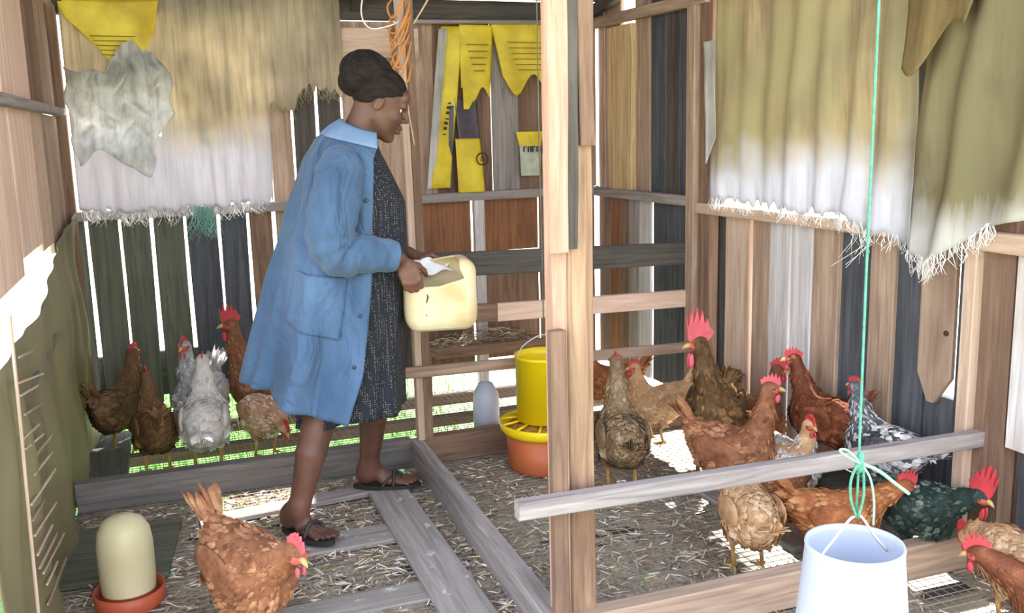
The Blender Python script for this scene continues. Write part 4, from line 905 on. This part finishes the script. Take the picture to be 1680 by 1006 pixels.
cloth('plastic_lining', lambda s, t: (0.275+0.155*s+0.01*math.sin(t*7), -0.03+0.05*t-0.015*math.sin(s*6), 0.935+0.055*t*(1-0.4*s)+0.010*math.sin(s*9+t*4)), 16, 10, plain('white_film', '#eceff2', 0.4), None, 0.003).parent = jc
mb = MB(); mb.tube([(0.318, -0.1768, 0.885), (0.322, -0.1768, 0.868), (0.317, -0.1768, 0.850), (0.320, -0.1768, 0.825), (0.314, -0.1768, 0.80), (0.318, -0.175, 0.775)], [0.0015, 0.005, 0.0035, 0.003, 0.004, 0.001], 5); mb.build('crack', plain('dark_crack', '#4b3b22', 0.8), jc, True)
# ================================================================== hens and roosters
m_comb = plain('red_comb', '#c8434a', 0.5, 0.4, 0.12, 30, sub=0.15); m_comb2 = plain('pink_comb', '#d2606a', 0.5, 0.4, 0.12, 30, sub=0.15)
m_beak = plain('horn_beak', '#c9a66a', 0.45); m_leg = plain('yellow_leg_scales', '#c49a5c', 0.6, 0.3, 0.2, 40); m_heye = plain('orange_eye', '#7a3d12', 0.15); m_face = plain('red_face_skin', '#bf5a50', 0.6, 0.3, 0.15, 40)
POSE = {  # neck middle, head, look direction (x forward, z up)
    'up':    ((0.125, 0.330), (0.140, 0.405), 0.0), 'tall': ((0.115, 0.350), (0.125, 0.445), 0.0), 'level': ((0.185, 0.285), (0.235, 0.315), -0.2),
    'low':   ((0.195, 0.225), (0.245, 0.190), -0.6), 'down': ((0.190, 0.150), (0.225, 0.065), -1.1)}
def hen(name, label, xy, yaw, s, cols, pose='up', look=0.0, comb=1.0, tail='up', cock=False, cat='hen', z=FZ+0.003, group='hens and roosters in the pens', neckcol=None, combm=None, seed=0, pitch=0.0, legs=True):
    root = empty(name, (xy[0], xy[1], z), yaw, label=label, cat=cat, group=group); root.scale = (s, s, s)
    (mx_, mz_), (hx, hz), lp = POSE[pose]; rs = random.Random(seed*13+5)
    mat = cols; cm = combm or m_comb
    ly = 0.06*math.sin(look)*(1 if pose in ('up', 'tall', 'level') else 0.4)
    Hd = Vector((hx, ly*0.6, hz)); nm = Vector((mx_, ly*0.3, mz_)); nb = Vector((0.085, 0, 0.235))
    ld = Vector((math.cos(look)*math.cos(lp), math.sin(look)*math.cos(lp), math.sin(lp)))
    tu = 0.0 if tail == 'up' else -0.06
    b = Solid()
    b.ell((0, 0, 0.205), (0.135, 0.083, 0.083), 0.03, Matrix.Rotation(0.16, 4, 'Y')).ell((0.072, 0, 0.195), (0.075, 0.072, 0.082), 0.04).ell((-0.085, 0, 0.225+tu*0.3), (0.085, 0.062, 0.060), 0.04)
    b.cone((-0.12, 0, 0.245+tu*0.5), (-0.175, 0, 0.285+tu), 0.044, 0.022, 0.03)
    b.ell((-0.06, 0, 0.165), (0.075, 0.068, 0.055), 0.04)
    b.cone(nb, nm, 0.058, 0.036, 0.05).cone(nm, Hd, 0.034, 0.024, 0.02)
    b.ell(Hd+ld*0.008, (0.031, 0.023, 0.024), 0.012)
    for sy in (-1, 1): b.cone((0.0, 0.046*sy, 0.165), (0.012, 0.048*sy, 0.098), 0.045, 0.017, 0.025)
    V, F = solid_mesh(b, (-0.24, -0.12, 0.05 if pose != 'down' else 0.0), (0.30, 0.12, 0.50), 0.0075)
    body = mobj('body', V, F, mat, root)
    # feathers over the body
    me = body.data; me.update(); nv = len(me.vertices); nr = np.empty(nv*3, np.float32); me.vertices.foreach_get('normal', nr); nr = nr.reshape(-1, 3)
    rg = np.random.default_rng(seed+100); pick = rg.choice(nv, min(nv, 620), replace=False); fm = MB()
    for i in pick:
        p = Vector(V[i]); n = Vector(nr[i]); dn = (p-Hd).length
        if dn < 0.045 or p.z < 0.11: continue
        tn = max(0.0, min(1.0, (p-nb).dot(Hd-nb)/(Hd-nb).length_squared)); onneck = ((nb+(Hd-nb)*tn)-p).length < 0.075 and tn > 0.12
        flow = ((nb-Hd).normalized()*0.9+Vector((-0.3, 0, -0.2))) if onneck else Vector((-1, 0, -0.28+(0.35 if p.x < -0.09 else 0)))
        t = (flow-n*flow.dot(n));
        if t.length < 0.05: continue
        t.normalize(); w_ = n.cross(t); l = rs.uniform(0.020, 0.032) if onneck else rs.uniform(0.028, 0.048); wd = l*(0.2 if onneck else 0.30); lift = 0.004+rs.uniform(0, 0.005)
        o = p-n*0.002
        fm.add([o, o+t*l*0.45+w_*wd+n*0.003, o+t*l*0.45-w_*wd+n*0.003, o+t*l+n*lift, o+t*l*0.45+n*0.006], [(0, 4, 1), (0, 2, 4), (4, 3, 1), (2, 3, 4)], rs.random()*(1.0 if not onneck else 0.8))
    tag(fm.build('plumage', neckcol or mat, root, False, attr=True), kind='stuff')
    # wings
    for sy in (-1, 1):
        wg = MB(); W_ = Matrix.Rotation(0.22, 3, 'Y')
        wg.ball((-0.015, 0.078*sy, 0.212), (0.105, 0.016, 0.052), 16, 10, W_)
        for k in range(7):
            a = Vector((-0.03-0.008*k, 0.090*sy, 0.225-0.010*k)); e = Vector((-0.165+0.012*k, 0.055*sy, 0.232-0.014*k)); mid = a.lerp(e, 0.55)+Vector((0, 0.006*sy, 0.004)); dv = Vector((0.0, 0.004*sy, 0.011))
            wg.add([a+dv, a-dv, mid-dv, e, mid+dv], [(0, 1, 2, 4), (2, 3, 4)], 0.3+0.1*k)
        wg.build('wing', mat, root, True, attr=True)
    # tail feathers
    tf = MB(); base_ = Vector((-0.155, 0, 0.27+tu)); nt_ = 13
    for k in range(nt_):
        sp = (k/(nt_-1)-0.5); el = {'up': 0.95, 'mid': 0.55, 'low': 0.05, 'cock': 0.95}[tail]+rs.uniform(-0.12, 0.12)-abs(sp)*0.5
        az = sp*0.75; l = rs.uniform(0.10, 0.13)*(1.25 if cock else 1.0); dirv = Vector((-math.cos(el)*math.cos(az), math.sin(az), math.sin(el)*math.cos(az)))
        side = Vector((0, 0, 1)).cross(dirv).normalized() if abs(sp) > 0.2 else Vector((-dirv.z, 0, dirv.x)).normalized()
        w_ = 0.019; P_ = []; droop = 0.0
        if cock: l *= 1.45; droop = 0.13
        for j in range(5):
            t = j/4; P_.append(base_+dirv*l*t+Vector((-0.5*droop*t*t, 0, -droop*t*t*t)))
        V_ = []
        for j, p in enumerate(P_):
            ww = w_*(0.55, 1.0, 1.0, 0.8, 0.12)[j]; V_ += [p+side*ww, p-side*ww]
        tf.add(V_, [(2*j, 2*j+1, 2*j+3, 2*j+2) for j in range(4)], rs.random())
    tl = tf.build('tail', neckcol if cock and neckcol else mat, root, True, attr=True); tl.modifiers.new('thickness', 'SOLIDIFY').thickness = 0.0012
    # face, comb, wattles, beak, eyes
    M_ = Matrix.Translation(Hd+ld*0.008) @ ld.to_track_quat('X', 'Z').to_matrix().to_4x4()
    fc = MB(); fc.ball((0.010, 0, -0.002), (0.022, 0.0245, 0.017), 12, 8); fc.build('face', m_face, root, True, M=M_)
    c_ = comb; prof = [(0.030, 0.012), (0.034, 0.022)]; nt2 = 5
    for k in range(nt2):
        ex = 1+0.30*max(0, c_-1); x0 = (0.032-0.062*(k/nt2))*ex; h_ = (0.020+0.020*math.sin(math.pi*(k+0.7)/nt2))*c_
        prof += [(x0-0.004, 0.022+h_*1.0), (x0-0.0105, 0.022+h_*0.50)]
    prof += [(-0.036*(1+0.30*max(0, c_-1)), 0.026+0.004*c_), (-0.030, 0.010), (0.0, 0.016)]
    n = len(prof); th = 0.0035*max(0.8, c_**0.5); Vc = [(x_, -th, z_) for x_, z_ in prof]+[(x_, th, z_) for x_, z_ in prof]
    mobj('comb', Vc, [tuple(range(n)), tuple(range(n, 2*n))[::-1]]+[(i, n+i, n+(i+1) % n, (i+1) % n) for i in range(n)], cm, root, False, M_)
    for sy in (-1, 1):
        wm = MB(); wm.ball((0.024, 0.008*sy, -0.024-0.010*c_), (0.009, 0.004, 0.013*(0.6+0.5*c_)), 8, 6); wm.build('wattle', cm, root, True, M=M_)
        em = MB(); em.ball((0.014, 0.0235*sy, 0.004), 0.0042, 8, 6); em.build('eye', m_heye, root, True, M=M_)
    bk = MB(); bk.tube([(0.026, 0, 0.001), (0.040, 0, -0.001), (0.052, 0, -0.008)], [0.010, 0.007, 0.0012], 8); bk.build('beak', m_beak, root, True, M=M_)
    if legs:
        for sy in (-1, 1):
            lm = MB(); y = 0.048*sy; an = Vector((0.004, y, 0.012)); lm.tube([(0.012, y, 0.108), (0.022, y, 0.07), an], [0.010, 0.0075, 0.007], 7)
            for a in (-0.55, 0.0, 0.55, math.pi):
                l = 0.05 if a < 3 else 0.024; lm.tube([an, an+Vector((math.cos(a)*l*0.5, math.sin(a)*l*0.5, -0.003)), an+Vector((math.cos(a)*l, math.sin(a)*l, -0.008))], [0.006, 0.005, 0.0025], 6)
            lm.build('leg', m_leg, root, True)
    return root
F_BROWN = feather('brown_feathers', '#5f3b28', '#946144', '#c0926a'); F_RUST = feather('rust_feathers', '#6d3d26', '#a5663f', '#cf9c68'); F_DARK = feather('dark_red_feathers', '#4a2618', '#74402a', '#96603e')
F_TAN = feather('tan_feathers', '#9a7450', '#c9a078', '#e8cfae'); F_WHITE = feather('white_feathers', '#b9b0a6', '#e6e0da', '#f6f4f2'); F_GREYB = feather('grey_brown_feathers', '#4c4238', '#8c7456', '#c2a884', fine=60)
F_SPECK = feather('speckled_feathers', '#17191d', '#5a5c60', '#e6e6e6', fine=70); F_SHADE = feather('shaded_brown_feathers', '#4d3826', '#75573a', '#96754e'); F_ROOST = feather('rooster_feathers', '#2c231b', '#6a4e30', '#a8804e', fine=50); F_GREYW = feather('grey_white_feathers', '#6a6a6e', '#b4b2b2', '#e6e4e2', fine=40)  # F_SHADE: brown plumage with the left pen's shade put into its colour
F_BLACK = feather('green_black_feathers', '#0e1614', '#2a3a34', '#7d8a80', fine=50); F_PATCH = feather('brown_white_feathers', '#8a5636', '#c0997c', '#efe6de', fine=14)
R_ = math.radians
# pen behind the woman, left
hen('hen', 'dusky brown hen standing nearest the left wall', (-0.29, 4.78), R_(62), 1.13, F_SHADE, 'up', seed=1, comb=0.6)
hen('hen', 'shaded brown hen facing the back boards beside the nearest-wall hen', (-0.13, 4.40), R_(98), 1.05, F_SHADE, 'up', seed=2, comb=0.5)
hen('hen', 'grey-white hen with tall neck looking left', (0.085, 4.72), R_(248), 1.2, F_GREYW, 'tall', seed=3, comb=0.6)
hen('rooster', 'rooster with large red comb behind the white hen', (0.42, 4.86), R_(188), 1.28, F_BROWN, 'tall', seed=4, comb=1.7, cock=False, tail='mid', cat='rooster')
hen('hen', 'white hen seen from behind on the green wire floor', (0.085, 4.33), R_(85), 1.18, F_WHITE, 'up', seed=5, tail='low', comb=0.3)
hen('hen', 'brown and white hen pecking next to the white hen', (0.345, 4.46), R_(-72), 0.98, F_PATCH, 'low', seed=6, tail='low')
# front left
hen('hen', 'orange-brown hen with raised tail in the foreground by the sandal', (0.135, 2.72), R_(-66), 1.17, F_BROWN, 'level', seed=7, tail='up', comb=0.9, combm=m_comb2)
# right pen
hen('hen', 'mottled grey-brown hen seen from behind beside the tall post', (1.69, 3.37), R_(72), 1.16, F_GREYB, 'tall', seed=8, comb=0.4, tail='mid')
hen('hen', 'small tan hen between the mottled hen and the big rooster', (2.13, 3.86), R_(186), 0.95, F_TAN, 'up', seed=9, comb=0.6)
hen('hen', 'rusty hen mostly hidden behind the tall post', (2.10, 4.32), R_(165), 0.95, F_RUST, 'up', seed=10, comb=0.5)
hen('rooster', 'big dark rooster with tall pink-red comb', (2.13, 3.37), R_(232), 1.38, F_ROOST, 'tall', look=-1.0, seed=11, comb=2.3, tail='cock', cock=True, cat='rooster', combm=m_comb2)
hen('hen', 'brown hen against the pale boards just right of the big rooster', (2.35, 3.40), R_(-92), 1.04, F_BROWN, 'tall', seed=12, comb=0.9, look=0.6)
hen('hen', 'golden brown hen with upright neck in front of the white boards', (2.01, 3.05), R_(-60), 1.12, F_BROWN, 'tall', seed=13, comb=0.9, look=0.3, combm=m_comb2)
hen('hen', 'pale-headed hen with red wattles between two brown hens', (2.18, 2.92), R_(264), 0.95, F_TAN, 'up', seed=14, comb=0.7, neckcol=F_GREYW)
hen('hen', 'dark red-brown hen standing left of the speckled hen', (2.335, 2.91), R_(94), 1.02, F_DARK, 'up', seed=15, comb=0.8, look=0.9, z=0.033)
hen('hen', 'black and white speckled hen near the slate boards', (2.33, 2.575), R_(98), 0.95, F_SPECK, 'up', seed=16, comb=0.5, tail='mid', neckcol=F_GREYW, z=0.033)
hen('hen', 'pale tan hen seen from behind under the low rail', (1.75, 2.545), R_(74), 1.02, F_TAN, 'low', seed=17, tail='mid')
hen('hen', 'brown hen stooping behind the low rail above the pale tan hen', (1.98, 2.71), R_(26), 0.88, F_BROWN, 'low', seed=18, tail='low')
hen('hen', 'bright orange hen with red comb behind the hanging feeder', (2.03, 2.455), R_(-24), 0.92, F_RUST, 'level', seed=19, comb=1.2)
hen('rooster', 'dark green-tailed rooster bending by the corner post', (2.30, 2.385), R_(-84), 1.0, F_BLACK, 'level', seed=20, comb=2.4, tail='mid', cat='rooster')
hen('hen', 'brown hen with red face at the bottom right corner', (2.15, 1.64), R_(130), 1.02, F_DARK, 'level', seed=21, comb=1.0)
hen('hen', 'straw-coloured hen at the right edge of the picture', (2.26, 1.93), R_(80), 0.95, F_TAN, 'low', seed=22, tail='up')
